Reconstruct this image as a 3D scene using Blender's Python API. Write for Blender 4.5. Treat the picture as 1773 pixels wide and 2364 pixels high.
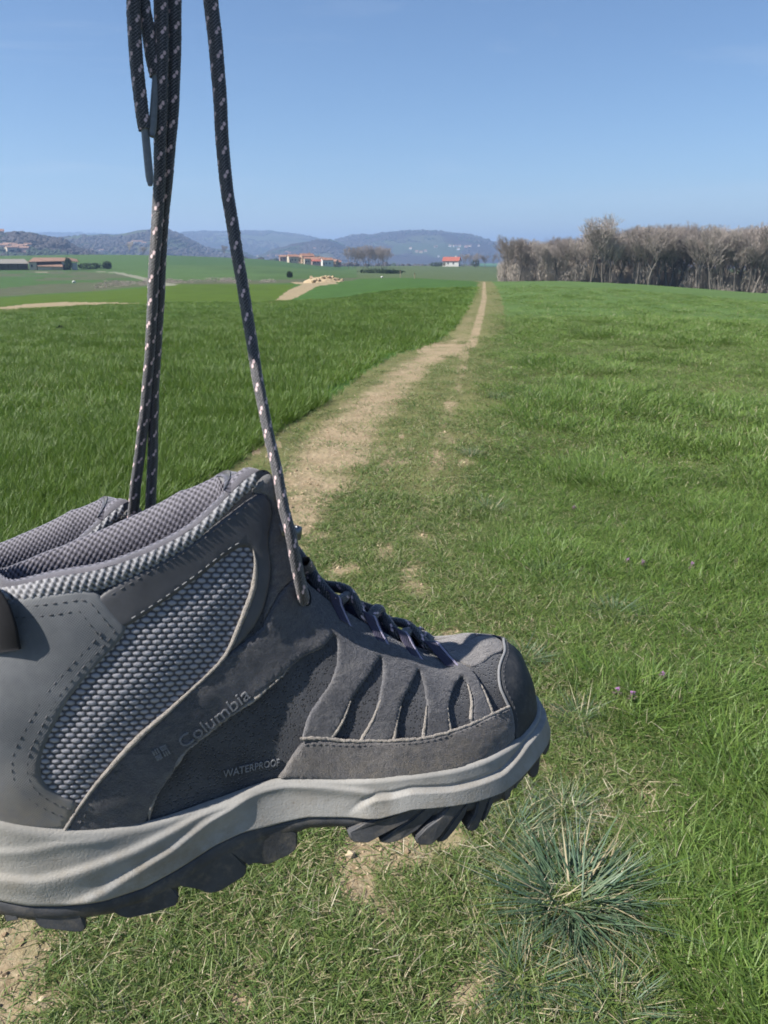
import bpy, bmesh, math, random
import numpy as np
from mathutils import Vector, Matrix, geometry as mgeo

for o in list(bpy.data.objects):
    bpy.data.objects.remove(o)
scene = bpy.context.scene
COL = scene.collection

# ------------------------------------------------------------------ camera
EYE_Z = 1.5
PITCH = 18.24
cam_d = bpy.data.cameras.new('camera')
cam_d.sensor_fit = 'HORIZONTAL'
cam_d.sensor_width = 36.0
cam_d.lens = 36.1
cam_d.clip_start = 0.02
cam_d.clip_end = 40000
cam_d.dof.use_dof = True
cam_d.dof.focus_distance = 0.62
cam_d.dof.aperture_fstop = 34.0
cam = bpy.data.objects.new('camera', cam_d)
cam.location = (0, 0, EYE_Z)
cam.rotation_euler = (math.radians(90 - PITCH), 0, 0)
COL.objects.link(cam)
scene.camera = cam

# ------------------------------------------------------------------ sky and sun
SUN_EL, SUN_AZ = 46.0, 252.5          # azimuth clockwise from +Y: from the left, a little behind the camera
world = bpy.data.worlds.new('World')
scene.world = world
world.use_nodes = True
wn = world.node_tree
wn.nodes.clear()
w_out = wn.nodes.new('ShaderNodeOutputWorld')
w_bg = wn.nodes.new('ShaderNodeBackground')
w_sky = wn.nodes.new('ShaderNodeTexSky')
w_sky.sky_type = 'NISHITA'
w_sky.sun_disc = False
w_sky.sun_elevation = math.radians(SUN_EL)
w_sky.sun_rotation = math.radians(SUN_AZ)
w_sky.altitude = 400
w_sky.air_density = 1.0
w_sky.dust_density = 0.45
w_sky.ozone_density = 6.0
w_bg.inputs['Strength'].default_value = 0.066
# faint high cirrus
w_tc = wn.nodes.new('ShaderNodeTexCoord')
w_map = wn.nodes.new('ShaderNodeMapping')
w_map.inputs['Scale'].default_value = (2.2, 2.2, 16.0)
w_map.inputs['Rotation'].default_value = (0.10, 0.13, 0.4)
w_nz = wn.nodes.new('ShaderNodeTexNoise')
w_nz.inputs['Scale'].default_value = 1.35
w_nz.inputs['Detail'].default_value = 6
w_nz.inputs['Roughness'].default_value = 0.55
w_nz.inputs['Distortion'].default_value = 0.5
w_rmp = wn.nodes.new('ShaderNodeMapRange')
w_rmp.inputs['From Min'].default_value = 0.53
w_rmp.inputs['From Max'].default_value = 0.82
w_rmp.inputs['To Max'].default_value = 0.22
w_mix = wn.nodes.new('ShaderNodeMix')
w_mix.data_type = 'RGBA'
w_mix.inputs[7].default_value = (6.2, 6.6, 7.2, 1)
wn.links.new(w_tc.outputs['Generated'], w_map.inputs['Vector'])
wn.links.new(w_map.outputs['Vector'], w_nz.inputs['Vector'])
wn.links.new(w_nz.outputs['Fac'], w_rmp.inputs['Value'])
wn.links.new(w_rmp.outputs['Result'], w_mix.inputs[0])
wn.links.new(w_sky.outputs['Color'], w_mix.inputs[6])
wn.links.new(w_mix.outputs[2], w_bg.inputs['Color'])
wn.links.new(w_bg.outputs['Background'], w_out.inputs['Surface'])

sun_d = bpy.data.lights.new('sun', 'SUN')
sun_d.energy = 5.0
sun_d.angle = math.radians(0.53)
sun_d.color = (1.0, 0.955, 0.88)
sun = bpy.data.objects.new('sun', sun_d)
_e, _a = math.radians(SUN_EL), math.radians(SUN_AZ)
SUN_DIR = Vector((math.cos(_e)*math.sin(_a), math.cos(_e)*math.cos(_a), math.sin(_e)))
sun.rotation_euler = SUN_DIR.to_track_quat('Z', 'Y').to_euler()
sun.location = (-30, -15, 40)
COL.objects.link(sun)

scene.view_settings.view_transform = 'Standard'
scene.view_settings.look = 'None'
scene.view_settings.exposure = 1.0
scene.view_settings.gamma = 1.0
scene.view_settings.use_curve_mapping = False
scene.render.engine = 'CYCLES'
scene.cycles.use_denoising = True
scene.cycles.use_adaptive_sampling = True
scene.cycles.adaptive_threshold = 0.02
scene.cycles.max_bounces = 5
scene.cycles.diffuse_bounces = 2
scene.cycles.transparent_max_bounces = 8
scene.cycles.volume_bounces = 0
HAZE_D = 0.00027

# ------------------------------------------------------------------ helpers
rng = np.random.default_rng(7)
random.seed(7)

def tag(o, label=None, cat=None, group=None, kind=None):
    if label: o['label'] = label
    if cat: o['category'] = cat
    if group: o['group'] = group
    if kind: o['kind'] = kind
    return o

def empty(name, loc=(0, 0, 0), rz=0.0, parent=None):
    o = bpy.data.objects.new(name, None)
    o.empty_display_size = 0.05
    o.location = loc
    o.rotation_euler = (0, 0, rz)
    COL.objects.link(o)
    if parent: o.parent = parent
    return o

def make_mesh(name, verts, faces, mat=None, smooth=True, uv=None, attrs=None):
    """verts (n,3); faces: list of tuples or (m,k) int array; uv (n,2) per vertex; attrs {name: (n,) float}"""
    me = bpy.data.meshes.new(name)
    V = np.asarray(verts, np.float32)
    if isinstance(faces, np.ndarray):
        k = faces.shape[1]
        me.vertices.add(len(V)); me.vertices.foreach_set('co', V.ravel())
        me.loops.add(faces.size); me.loops.foreach_set('vertex_index', faces.astype(np.int32).ravel())
        me.polygons.add(len(faces)); me.polygons.foreach_set('loop_start', np.arange(0, faces.size, k, dtype=np.int32))
        me.update(calc_edges=True)
    else:
        me.from_pydata(V.tolist(), [], [tuple(int(i) for i in f) for f in faces])
    me.validate()
    if smooth:
        me.polygons.foreach_set('use_smooth', np.ones(len(me.polygons), bool))
    if uv is not None:
        l = me.uv_layers.new(name='UVMap')
        li = np.zeros(len(me.loops), np.int32); me.loops.foreach_get('vertex_index', li)
        l.data.foreach_set('uv', np.asarray(uv, np.float32)[li].ravel())
    for an, av in (attrs or {}).items():
        av = np.asarray(av, np.float32)
        if av.ndim == 2:
            a = me.attributes.new(an, 'FLOAT_COLOR', 'POINT')
            c = np.ones((len(V), 4), np.float32); c[:, :3] = av
            a.data.foreach_set('color', c.ravel())
        else:
            a = me.attributes.new(an, 'FLOAT', 'POINT'); a.data.foreach_set('value', av)
    if mat is not None:
        for m_ in (mat if isinstance(mat, (list, tuple)) else [mat]):
            me.materials.append(m_)
    me.update()
    return me

def obj(name, me, parent=None, loc=None):
    o = bpy.data.objects.new(name, me)
    COL.objects.link(o)
    if parent: o.parent = parent
    if loc is not None: o.location = loc
    return o

def grid_faces(nu, nv, cu=False, cv=False):
    """quads of a (nu,nv) vertex grid, optionally closed in u / v"""
    I, J = np.meshgrid(np.arange(nu if cu else nu-1), np.arange(nv if cv else nv-1), indexing='ij')
    I, J = I.ravel(), J.ravel()
    I2, J2 = (I+1) % nu, (J+1) % nv
    return np.stack([I*nv+J, I2*nv+J, I2*nv+J2, I*nv+J2], 1)

class NT:
    """tiny node builder"""
    def __init__(s, name):
        s.m = bpy.data.materials.new(name); s.m.use_nodes = True
        s.t = s.m.node_tree; s.t.nodes.clear()
        s.out = s.t.nodes.new('ShaderNodeOutputMaterial')
        s.b = s.t.nodes.new('ShaderNodeBsdfPrincipled')
        s.t.links.new(s.b.outputs[0], s.out.inputs['Surface'])
        s.b.inputs['Specular IOR Level'].default_value = 0.3
    def n(s, typ, **kw):
        x = s.t.nodes.new(typ)
        for k, v in kw.items():
            if hasattr(x, k): setattr(x, k, v)
        return x
    def l(s, a, b): s.t.links.new(a, b)
    def coord(s, kind='Object', scale=(1, 1, 1), rot=(0, 0, 0)):
        tc = s.n('ShaderNodeTexCoord'); mp = s.n('ShaderNodeMapping')
        mp.inputs['Scale'].default_value = scale; mp.inputs['Rotation'].default_value = rot
        s.l(tc.outputs[kind], mp.inputs['Vector']); return mp.outputs['Vector']
    def noise(s, vec, scale, detail=4, rough=.55, dist=0.0):
        x = s.n('ShaderNodeTexNoise'); x.inputs['Scale'].default_value = scale
        x.inputs['Detail'].default_value = detail; x.inputs['Roughness'].default_value = rough
        x.inputs['Distortion'].default_value = dist
        if vec is not None: s.l(vec, x.inputs['Vector'])
        return x.outputs['Fac']
    def vor(s, vec, scale, feat='F1', out='Distance'):
        x = s.n('ShaderNodeTexVoronoi'); x.feature = feat; x.inputs['Scale'].default_value = scale
        s.l(vec, x.inputs['Vector']); return x.outputs[out]
    def rng(s, val, a, b, c=0.0, d=1.0):
        x = s.n('ShaderNodeMapRange'); x.inputs['From Min'].default_value = a; x.inputs['From Max'].default_value = b
        x.inputs['To Min'].default_value = c; x.inputs['To Max'].default_value = d
        s.l(val, x.inputs['Value']); return x.outputs['Result']
    def math(s, op, a, b=None, c=None):
        x = s.n('ShaderNodeMath'); x.operation = op
        for i, v in enumerate((a, b, c)):
            if v is None: continue
            if isinstance(v, (int, float)): x.inputs[i].default_value = v
            else: s.l(v, x.inputs[i])
        return x.outputs[0]
    def mix(s, fac, a, b):
        x = s.n('ShaderNodeMix'); x.data_type = 'RGBA'
        for i, v in ((0, fac), (6, a), (7, b)):
            if isinstance(v, (int, float)): x.inputs[i].default_value = v
            elif isinstance(v, tuple): x.inputs[i].default_value = v if len(v) == 4 else v + (1,)
            else: s.l(v, x.inputs[i])
        return x.outputs[2]
    def attr(s, name, out='Fac'):
        x = s.n('ShaderNodeAttribute'); x.attribute_name = name; return x.outputs[out]
    def bump(s, h, strength=.5, dist=.001):
        x = s.n('ShaderNodeBump'); x.inputs['Strength'].default_value = strength; x.inputs['Distance'].default_value = dist
        s.l(h, x.inputs['Height']); s.l(x.outputs['Normal'], s.b.inputs['Normal']); return x
    def color(s, c):
        if isinstance(c, tuple): s.b.inputs['Base Color'].default_value = c if len(c) == 4 else c + (1,)
        else: s.l(c, s.b.inputs['Base Color'])
    def rough(s, r):
        if isinstance(r, (int, float)): s.b.inputs['Roughness'].default_value = r
        else: s.l(r, s.b.inputs['Roughness'])
    def sheen(s, w, r=.5, tint=(1, 1, 1)):
        s.b.inputs['Sheen Weight'].default_value = w; s.b.inputs['Sheen Roughness'].default_value = r
        s.b.inputs['Sheen Tint'].default_value = tint + (1,)

def smooth01(x, a, b):
    t = np.clip((np.asarray(x, float)-a)/(b-a), 0, 1)
    return t*t*(3-2*t)
# ================================================================== land
T_BRG = [-25.34, -20.14, -14.57, -8.70, -3.26, 1.64, 6.99, 12.46, 18.15, 25.34]
T_RNG = [0, 10, 20, 35, 55, 80, 120, 160, 200, 260, 330, 450, 600, 900, 1500, 3000, 9000]
T_Z = [[0.00, -0.05, -0.35, -1.00, -1.68, -2.48, -3.40, -3.76, -3.67, -3.54, -2.75, -0.36, 3.42, -6.00, -14.00, -14.00, 0.00],
       [0.00, -0.05, -0.30, -0.90, -1.51, -2.25, -3.01, -3.42, -3.49, -3.48, -2.76, -0.00, 4.35, -6.00, -14.00, -14.00, 0.00],
       [0.00, -0.03, -0.25, -0.80, -1.44, -1.72, -2.13, -2.78, -3.25, -3.38, -2.40, 0.17, 3.85, -6.00, -14.00, -14.00, 0.00],
       [0.00, -0.02, -0.20, -0.75, -1.50, -1.83, -2.21, -2.87, -3.35, -3.49, -2.49, -0.53, 1.20, -4.00, -14.00, -14.00, 0.00],
       [0.00, 0.00, -0.10, -0.55, -1.25, -1.33, -1.81, -2.42, -2.99, -3.54, -3.88, -4.45, -4.29, -9.00, -14.00, -14.00, 0.00],
       [0.00, 0.00, -0.05, -0.25, -0.60, -1.00, -1.51, -2.10, -3.10, -3.81, -3.88, -4.00, -3.69, -9.00, -14.00, -14.00, 0.00],
       [0.00, 0.00, 0.00, -0.15, -0.45, -0.90, -1.85, -2.89, -4.19, -4.57, -4.52, -4.42, -3.65, -9.00, -14.00, -14.00, 0.00],
       [0.00, 0.00, 0.00, -0.15, -0.40, -0.80, -1.62, -2.82, -4.10, -5.52, -5.74, -6.12, -5.66, -9.00, -14.00, -14.00, 0.00],
       [0.00, 0.00, 0.00, -0.20, -0.60, -1.30, -2.06, -3.48, -4.93, -5.96, -6.35, -6.35, -5.47, -9.00, -14.00, -14.00, 0.00],
       [0.00, 0.00, -0.05, -0.40, -1.20, -2.20, -3.01, -4.81, -6.39, -7.41, -7.50, -7.63, -6.51, -9.00, -14.00, -14.00, 0.00]]

def _terrain_table():
    bs = np.arange(-60, 60.01, .5); lr = np.linspace(0, math.log(9001), 420); rr = np.exp(lr)-1
    Z = np.array([[np.interp(b, T_BRG, [row[k] for row in T_Z]) for k in range(len(T_RNG))] for b in bs])
    G = np.array([np.interp(rr, T_RNG, Z[i]) for i in range(len(bs))])
    for _ in range(5):
        P = np.pad(G, ((1, 1), (1, 1)), 'edge'); G = (P[:-2, 1:-1]+P[2:, 1:-1]+P[1:-1, :-2]+P[1:-1, 2:]+2*G)/6
    return bs, lr, G
_TBS, _TLR, _TG = _terrain_table()
def zg(X, Y):
    """terrain height at world X, Y"""
    X = np.asarray(X, float); Y = np.asarray(Y, float)
    b = np.degrees(np.arctan2(X, Y)); b = np.clip(np.where(np.abs(b) > 59.9, np.sign(b)*59.9, b), -59.9, 59.9); l = np.log(np.hypot(X, Y)+1)
    fi = (b-_TBS[0])/.5; fj = np.clip(l/(_TLR[1]-_TLR[0]), 0, 418.99)
    i = fi.astype(int); j = fj.astype(int); a = fi-i; c = fj-j
    z = _TG[i, j]*(1-a)*(1-c)+_TG[i+1, j]*a*(1-c)+_TG[i, j+1]*(1-a)*c+_TG[i+1, j+1]*a*c
    bump = .012*np.sin(X*2.1+.7*np.sin(Y*1.7))*np.cos(Y*1.9)+.02*np.sin(X*.7+1)*np.sin(Y*.55+2)
    return z+bump

def at(b, r):
    a = math.radians(b); x, y = r*math.sin(a), r*math.cos(a)
    return x, y, float(zg(x, y))
def vnoise(x, y, seed=0):
    """2-D value noise 0..1"""
    x = np.asarray(x, float); y = np.asarray(y, float)
    xi, yi = np.floor(x).astype(np.int64), np.floor(y).astype(np.int64); fx, fy = x-xi, y-yi
    fx, fy = fx*fx*(3-2*fx), fy*fy*(3-2*fy)
    def h(a, b):
        n = (a*374761393+b*668265263+seed*974634421) & 0xffffffff
        n = ((n ^ (n >> 13))*1274126177) & 0xffffffff
        return ((n ^ (n >> 16)) & 0xffff)/65535.0
    return (h(xi, yi)*(1-fx)+h(xi+1, yi)*fx)*(1-fy)+(h(xi, yi+1)*(1-fx)+h(xi+1, yi+1)*fx)*fy
def fbm(x, y, s, seed=0, oct=4):
    o, a, t = 0, 1., 0
    for k in range(oct): o = o+a*vnoise(np.asarray(x)*s*2**k, np.asarray(y)*s*2**k, seed+k); t += a; a *= .5
    return o/t
def poly_in(X, Y, poly):
    p = np.array(poly, float); out = np.zeros(np.shape(X), bool); q = np.roll(p, -1, 0)
    for (ax, ay), (bx, by) in zip(p, q):
        c = ((ay > Y) != (by > Y)) & (X < (bx-ax)*(Y-ay)/(by-ay+1e-12)+ax); out ^= c
    return out
def line_d(X, Y, line):
    """distance to a polyline and side (+ = right of it going forward)"""
    X = np.asarray(X, float); Y = np.asarray(Y, float)
    d = np.full(X.shape, 1e9); sd = np.zeros(X.shape)
    L = np.array(line, float)
    for (ax, ay), (bx, by) in zip(L[:-1], L[1:]):
        ux, uy = bx-ax, by-ay; t = np.clip(((X-ax)*ux+(Y-ay)*uy)/(ux*ux+uy*uy), 0, 1)
        ex, ey = X-ax-t*ux, Y-ay-t*uy; e = np.hypot(ex, ey); m = e < d
        d = np.where(m, e, d); sd = np.where(m, np.sign(ex*uy-ey*ux), sd)
    return d, sd

# lines on the ground (metres)
EDGE = [(-3.2, .2), (-2.4, 1.6), (-1.37, 4.83), (-1.17, 5.69), (-0.99, 7.03), (-0.65, 8.32), (-0.31, 10.43), (0.23, 12.94), (0.97, 14.89), (1.80, 19.19), (4.23, 37.39), (12.0, 101.6), (16.5, 150)]
RUT_L = [(-1.4, .6), (-1.0, 2.2), (-0.65, 4.44), (-0.58, 4.84), (-0.47, 5.81), (-0.31, 7.19), (0.00, 8.93), (0.48, 11.43), (1.01, 13.60), (1.45, 15.35), (2.26, 20.86), (6.0, 50.9)]
RUT_R = [(.5, 2.0), (0.12, 3.56), (0.32, 5.11), (0.55, 6.95), (0.82, 8.93), (1.26, 12.47), (1.73, 15.23), (2.52, 20.83), (4.31, 34.30), (16.6, 133.7), (17.5, 135)]
PATCH = [(0.82, 15.02), (1.57, 14.34), (1.35, 12.53), (0.53, 12.99)]
DIRT_A = [(-17.94, 34.63), (-21.2, 43.9), (-20.7, 45.9), (-21.6, 52.9), (-19.3, 54.8), (-16.0, 54.4), (-22.0, 62.6), (-29.4, 72.2), (-31.4, 69.9), (-29.6, 61.4), (-24.9, 48.2)]
DIRT_B = [(-8.0, 52.6), (-7.1, 54.3), (-7.0, 65.5), (-7.9, 96.7), (-6.0, 103.3), (-8.4, 133.8), (-16.3, 199.4), (-14.7, 160.6), (-12.8, 127.1), (-15.8, 136.9), (-13.1, 116.4), (-10.9, 108.6), (-10.1, 84.5), (-8.4, 63.0)]
FIELD_Y = [(-23.9, 45.3), (-27.7, 57.3), (-25.3, 62.1), (-16.1, 54.8), (-8.1, 52.9), (-8.3, 62.3), (-10.1, 87.0), (-12.6, 112.8), (-18.9, 122.4), (-32.7, 124.5), (-32.8, 113.7), (-40.7, 112.5), (-49.4, 102.7), (-48.0, 91.5)]
FIELD_FARM = [(-49.8, 95.0), (-51.4, 107.0), (-41.6, 114.8), (-35.0, 121.2), (-79.0, 250.5), (-115.3, 295.6), (-138.7, 291.4), (-147.9, 285.1)]
LANE = [(-101.6, 286.0), (-89.9, 271.5), (-76.2, 241.5), (-54.4, 186.5), (-31.2, 116.4)]
LANE_B = [(-121.4, 280.4), (-112.6, 271.7)]

# ---- the ground sheet: polar grid, fine where it is seen
bs = np.concatenate([np.arange(-180, -38, 4.0), np.arange(-38, 38.01, .15), np.arange(42, 180, 4.0)])
rs = np.concatenate([[.02], np.exp(np.linspace(math.log(.3), math.log(9000), 292))])
BB, RR = np.meshgrid(np.radians(bs), rs, indexing='ij')
GX, GY = RR*np.sin(BB), RR*np.cos(BB); GZ = zg(GX, GY)
def zones(X, Y):
    """right-of-wheat mask, bare soil amount, distances"""
    de, se = line_d(X, Y, EDGE); dl, _ = line_d(X, Y, RUT_L); dr, sr = line_d(X, Y, RUT_R)
    R_ = np.hypot(X, Y)
    wl = np.interp(R_, [1.5, 3, 6, 12, 14.5, 18, 60], [.22, .32, .36, .34, .34, .36, .50])
    wr = np.interp(R_, [1.5, 5, 12, 14.5, 16, 60, 130], [.06, .10, .12, .12, .10, .13, .20])
    n1 = fbm(X, Y, 2.3, 3); n2 = fbm(X, Y, 6.5, 11)
    k_l = np.interp(R_, [1.5, 2.5, 4, 8, 13, 16, 30], [.3, .65, 1.1, 1.05, 1.0, .55, .3])
    soil = k_l*np.exp(-(dl/wl)**2)*(.62+.8*(n1-.30))
    soil = np.maximum(soil, np.exp(-(dr/wr)**2)*np.where(R_ < 14, .36+1.6*(n2-.45), 1.0))
    soil = np.maximum(soil, 1.4*poly_in(X, Y, PATCH)*(.5+n2))
    tread = (de*(se > 0) > 0) & (sr < 0) | (dr < .35)
    soil = np.maximum(soil, np.where((R_ < 7) & tread, smooth01(n2+.25*n1, .70, .86)*.85, 0))
    soil = np.maximum(soil, np.where(R_ < 7, smooth01(n2, .68, .80)*.6, 0))
    soil = np.where((R_ < 1.7) & (X < -.74), np.maximum(soil, smooth01(n1, .28, .5)), soil)
    soil = np.where((se < 0) & (de > .06), 0.0, soil)
    return se, de, sr, dr, np.clip(soil, 0, 1), R_
se, de, sr, dr, soil, R_ = zones(GX, GY)
col = np.zeros(GX.shape+(3,))
lit = np.array((.150, .150, .065))
wheat = np.array((.062, .130, .030)); field_r = np.array((.105, .175, .052))
near_mix = smooth01(R_, 7, 26)[..., None]
col[:] = np.where(((se < 0) & (GY > -1))[..., None], wheat, lit*(1-near_mix)+field_r*near_mix)
verge = ((se > 0) & (dr < np.interp(R_, [0, 10, 60, 140], [.5, .6, .9, 1.2])) & (R_ > 6) & (R_ < 150)) | ((se > 0) & (sr < 0) & (R_ < 150))
col[verge] = (.175, .175, .075)
nf = fbm(GX, GY, .05, 21)
far = R_ > 150
col[far] = np.array((.075, .130, .038))
col[(R_ > 150) & (R_ < 700)] *= (.72+.56*nf[(R_ > 150) & (R_ < 700)])[:, None]
left_far = poly_in(GX, GY, FIELD_FARM); col[left_far] = (.066, .125, .036)
col[left_far & (nf > .56)] = (.10, .115, .06)
m = (R_ > 380) & (R_ < 640) & (GX < -20); col[m] = (.075, .135, .034)
m &= (np.degrees(np.arctan2(GX, GY)) > -15); col[m] = (.062, .120, .036)
m = (R_ > 150) & (R_ < 640) & (np.degrees(np.arctan2(GX, GY)) > -2); col[m] = np.array((.095, .130, .052))
col[poly_in(GX, GY, FIELD_Y)] = (.078, .128, .016)
gully = (R_ > 125) & (R_ < 180) & (GX < -5) & (GX > -70) & ~poly_in(GX, GY, FIELD_Y); col[gully] = (.100, .112, .062)
dl_, _ = line_d(GX, GY, LANE); col[dl_ < 1.5] = (.25, .25, .18)
dl_, _ = line_d(GX, GY, LANE_B); col[dl_ < 1.6] = (.30, .27, .20)
patchn = fbm(GX/140, GY/140, 1.0, 31); hm = R_ > 700
col[hm] = np.where((patchn[hm] > .52)[:, None], np.array((.075, .105, .045)), np.array((.085, .075, .058)))
dirt = poly_in(GX, GY, DIRT_A) | poly_in(GX, GY, DIRT_B)
soil = np.where(dirt, 1.0, soil)
def ground_mat():
    t = NT('field_ground'); v = t.coord('Object')
    base = t.attr('fcol', 'Color'); s = t.attr('soil')
    n_f = t.noise(v, 9, 5, .7); n_c = t.noise(v, .35, 4, .6); n_x = t.noise(v, 60, 4, .7)
    g = t.n('ShaderNodeHueSaturation'); t.l(base, g.inputs['Color'])
    t.l(t.rng(t.math('ADD', t.math('MULTIPLY', n_c, .6), t.math('MULTIPLY', n_f, .4)), .3, .7, .74, 1.26), g.inputs['Value'])
    so = t.mix(t.rng(t.noise(v, 3.5, 5, .65), .3, .7), (.175, .125, .074), (.285, .222, .140))
    so = t.mix(t.rng(n_x, .42, .72), so, (.33, .272, .185))
    so = t.mix(t.rng(t.noise(v, 1.7, 5, .75), .46, .66, 0, .75), so, (.150, .142, .070))
    ed = t.rng(t.math('ADD', s, t.math('MULTIPLY', t.math('SUBTRACT', n_f, .5), .55)), .30, .62)
    t.color(t.mix(ed, g.outputs[0], so)); t.rough(.96); t.b.inputs['Specular IOR Level'].default_value = .1
    t.bump(t.math('ADD', t.math('MULTIPLY', n_x, .35), t.math('ADD', n_f, t.math('MULTIPLY', t.vor(v, 22), .5))), .8, .02)
    return t.m
ground = obj('ground', make_mesh('ground', np.stack([GX, GY, GZ], -1).reshape(-1, 3), grid_faces(len(bs), len(rs), True, False)[:, ::-1], ground_mat(), attrs={'fcol': .70*col.reshape(-1, 3), 'soil': soil.ravel()}))
tag(ground, kind='structure')

# ---- hills
def hill_mat(name, wood, grass, thr):
    t = NT(name); v = t.coord('Object')
    pt = t.vor(v, .0042, out='Color'); sp = t.n('ShaderNodeSeparateColor'); t.l(pt, sp.inputs[0])
    big = t.noise(v, .0022, 4, .6)
    m = t.rng(t.math('ADD', t.math('MULTIPLY', sp.outputs[0], .45), big), thr, thr+.05)
    w = t.mix(t.rng(t.noise(v, .03, 4, .7), .3, .7), wood, tuple(c*.6 for c in wood))
    g = t.mix(sp.outputs[1], grass, (grass[0]*1.5, grass[1]*1.15, grass[2]*1.5))
    t.color(t.mix(m, w, g)); t.rough(1.0); t.b.inputs['Specular IOR Level'].default_value = 0
    t.bump(t.noise(v, .05, 5, .75), 1.0, 9.0)
    return t.m
HM_A = hill_mat('wooded_hillside', (.058, .050, .050), (.062, .082, .048), .84)
HM_B = hill_mat('mixed_hillside', (.056, .050, .050), (.066, .086, .050), .70)
HILLS = []; HGRID = []
def hill(name, r0, ridge, wf, wb, base, mat, rough=4.0, seed=0):
    """ridge: [(bearing, crest height)] at range r0; falls to base in front and behind"""
    rb, rz = np.array(ridge, float).T
    b = np.arange(rb[0]-3, rb[-1]+3.01, .06); q = np.linspace(-1, 1, 34)
    env = smooth01(b, rb[0]-3, rb[0])*(1-smooth01(b, rb[-1], rb[-1]+3))
    zr = np.interp(b, rb, rz); ker = np.hanning(13); ker /= ker.sum(); zr = np.convolve(np.pad(zr, 6, 'edge'), ker, 'valid')
    Bm, Q = np.meshgrid(np.radians(b), q, indexing='ij')
    R = r0+np.where(Q < 0, Q*wf, Q*wb)
    X, Y = R*np.sin(Bm), R*np.cos(Bm)
    prof = np.cos(Q*np.pi/2)**1.3
    top = base+(zr-base)*env
    nz = (fbm(X/220, Y/220, 1, 40+seed)-.5)*2; n2 = (fbm(X/28, Y/28, 1, 50+seed, 3)-.5)*2
    Z = base+(top[:, None]-base)*np.clip(prof*(1+.28*nz*(1-prof)), 0, 1.02)+n2*rough*prof
    o = obj(name, make_mesh(name, np.stack([X, Y, Z], -1).reshape(-1, 3), grid_faces(len(b), 34)[:, ::-1], mat)); tag(o, kind='structure')
    HILLS.append((X, Y, Z, prof, r0)); HGRID.append((b, R[0], Z))
    return o
hill('hills', 5400, [(-30, 119.6), (-23.00, 139.1), (-24.20, 147.6), (-20.57, 151.5), (-19.16, 145.2), (-17.40, 138.9), (-10, 129.3)], 1100, 900, -30, HM_B, 6, 1)
hill('hills', 4300, [(-15.14, 101.8), (-13.79, 122.2), (-12.22, 130.3), (-11.25, 128.6), (-9.33, 133.6), (-7.77, 132.0), (-5.75, 115.5), (-4.51, 96.5), (-3.26, 75.1), (-1.42, 49.3)], 1300, 900, -20, HM_B, 6, 2)
hill('hills', 3600, [(-4.47, 45.0), (-3.50, 75.7), (-2.10, 93.8), (-1.03, 97.4), (0.47, 111.8), (2.46, 114.4), (4.11, 111.5), (5.36, 100.6), (6.60, 87.9), (7.80, 66.3), (9.03, 44.6), (11.28, 23.0), (13.62, 15.7)], 1300, 900, -20, HM_A, 6, 3)
hill('hills', 2500, [(-7.20, 31.6), (-6.08, 45.4), (-4.51, 53.0), (-3.77, 51.8), (-3.10, 38.1), (-1.73, 21.7)], 500, 500, -16, HM_A, 4, 4)
hill('hills', 2200, [(-22.53, 32.3), (-21.42, 48.0), (-20.19, 54.5), (-18.20, 57.8), (-17.06, 64.9), (-15.99, 71.6), (-14.91, 72.0), (-14.22, 61.6), (-13.59, 50.0), (-13.01, 36.1), (-12.37, 24.3), (-10.49, 15.7)], 800, 600, -16, HM_B, 4, 5)
hill('hills', 1250, [(-34, 28.8), (-25.34, 30.5), (-24.31, 33.6), (-23.28, 32.1), (-22.42, 27.7), (-21.50, 25.0), (-21.00, 16.8), (-20.41, 11.0)], 420, 380, -14, HM_A, 3, 6)
hill('hills', 1500, [(17.59, 16.7), (19.24, 27.2), (20.86, 34.7), (22.21, 34.4), (23.26, 30.7), (24.51, 22.2), (28.43, 12.2), (36, 5.5)], 450, 420, -14, HM_A, 3, 7)

def surf_z(b, r):
    z = float(zg(r*math.sin(math.radians(b)), r*math.cos(math.radians(b))))
    for hb, hr, hz_ in HGRID:
        if hb[0] < b < hb[-1] and hr[0] < r < hr[-1]:
            i = int((b-hb[0])/.06); z = max(z, float(np.interp(r, hr, hz_[min(i, len(hb)-1)])))
    return z
def slope_site(b, tan_el, r0):
    """first place beyond r0 on this bearing where the land rises to the given elevation"""
    r = r0
    while r < 6500:
        z = surf_z(b, r)
        if (z-EYE_Z)/r >= tan_el: return r, z
        r += 6
    return r0, surf_z(b, r0)

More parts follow.
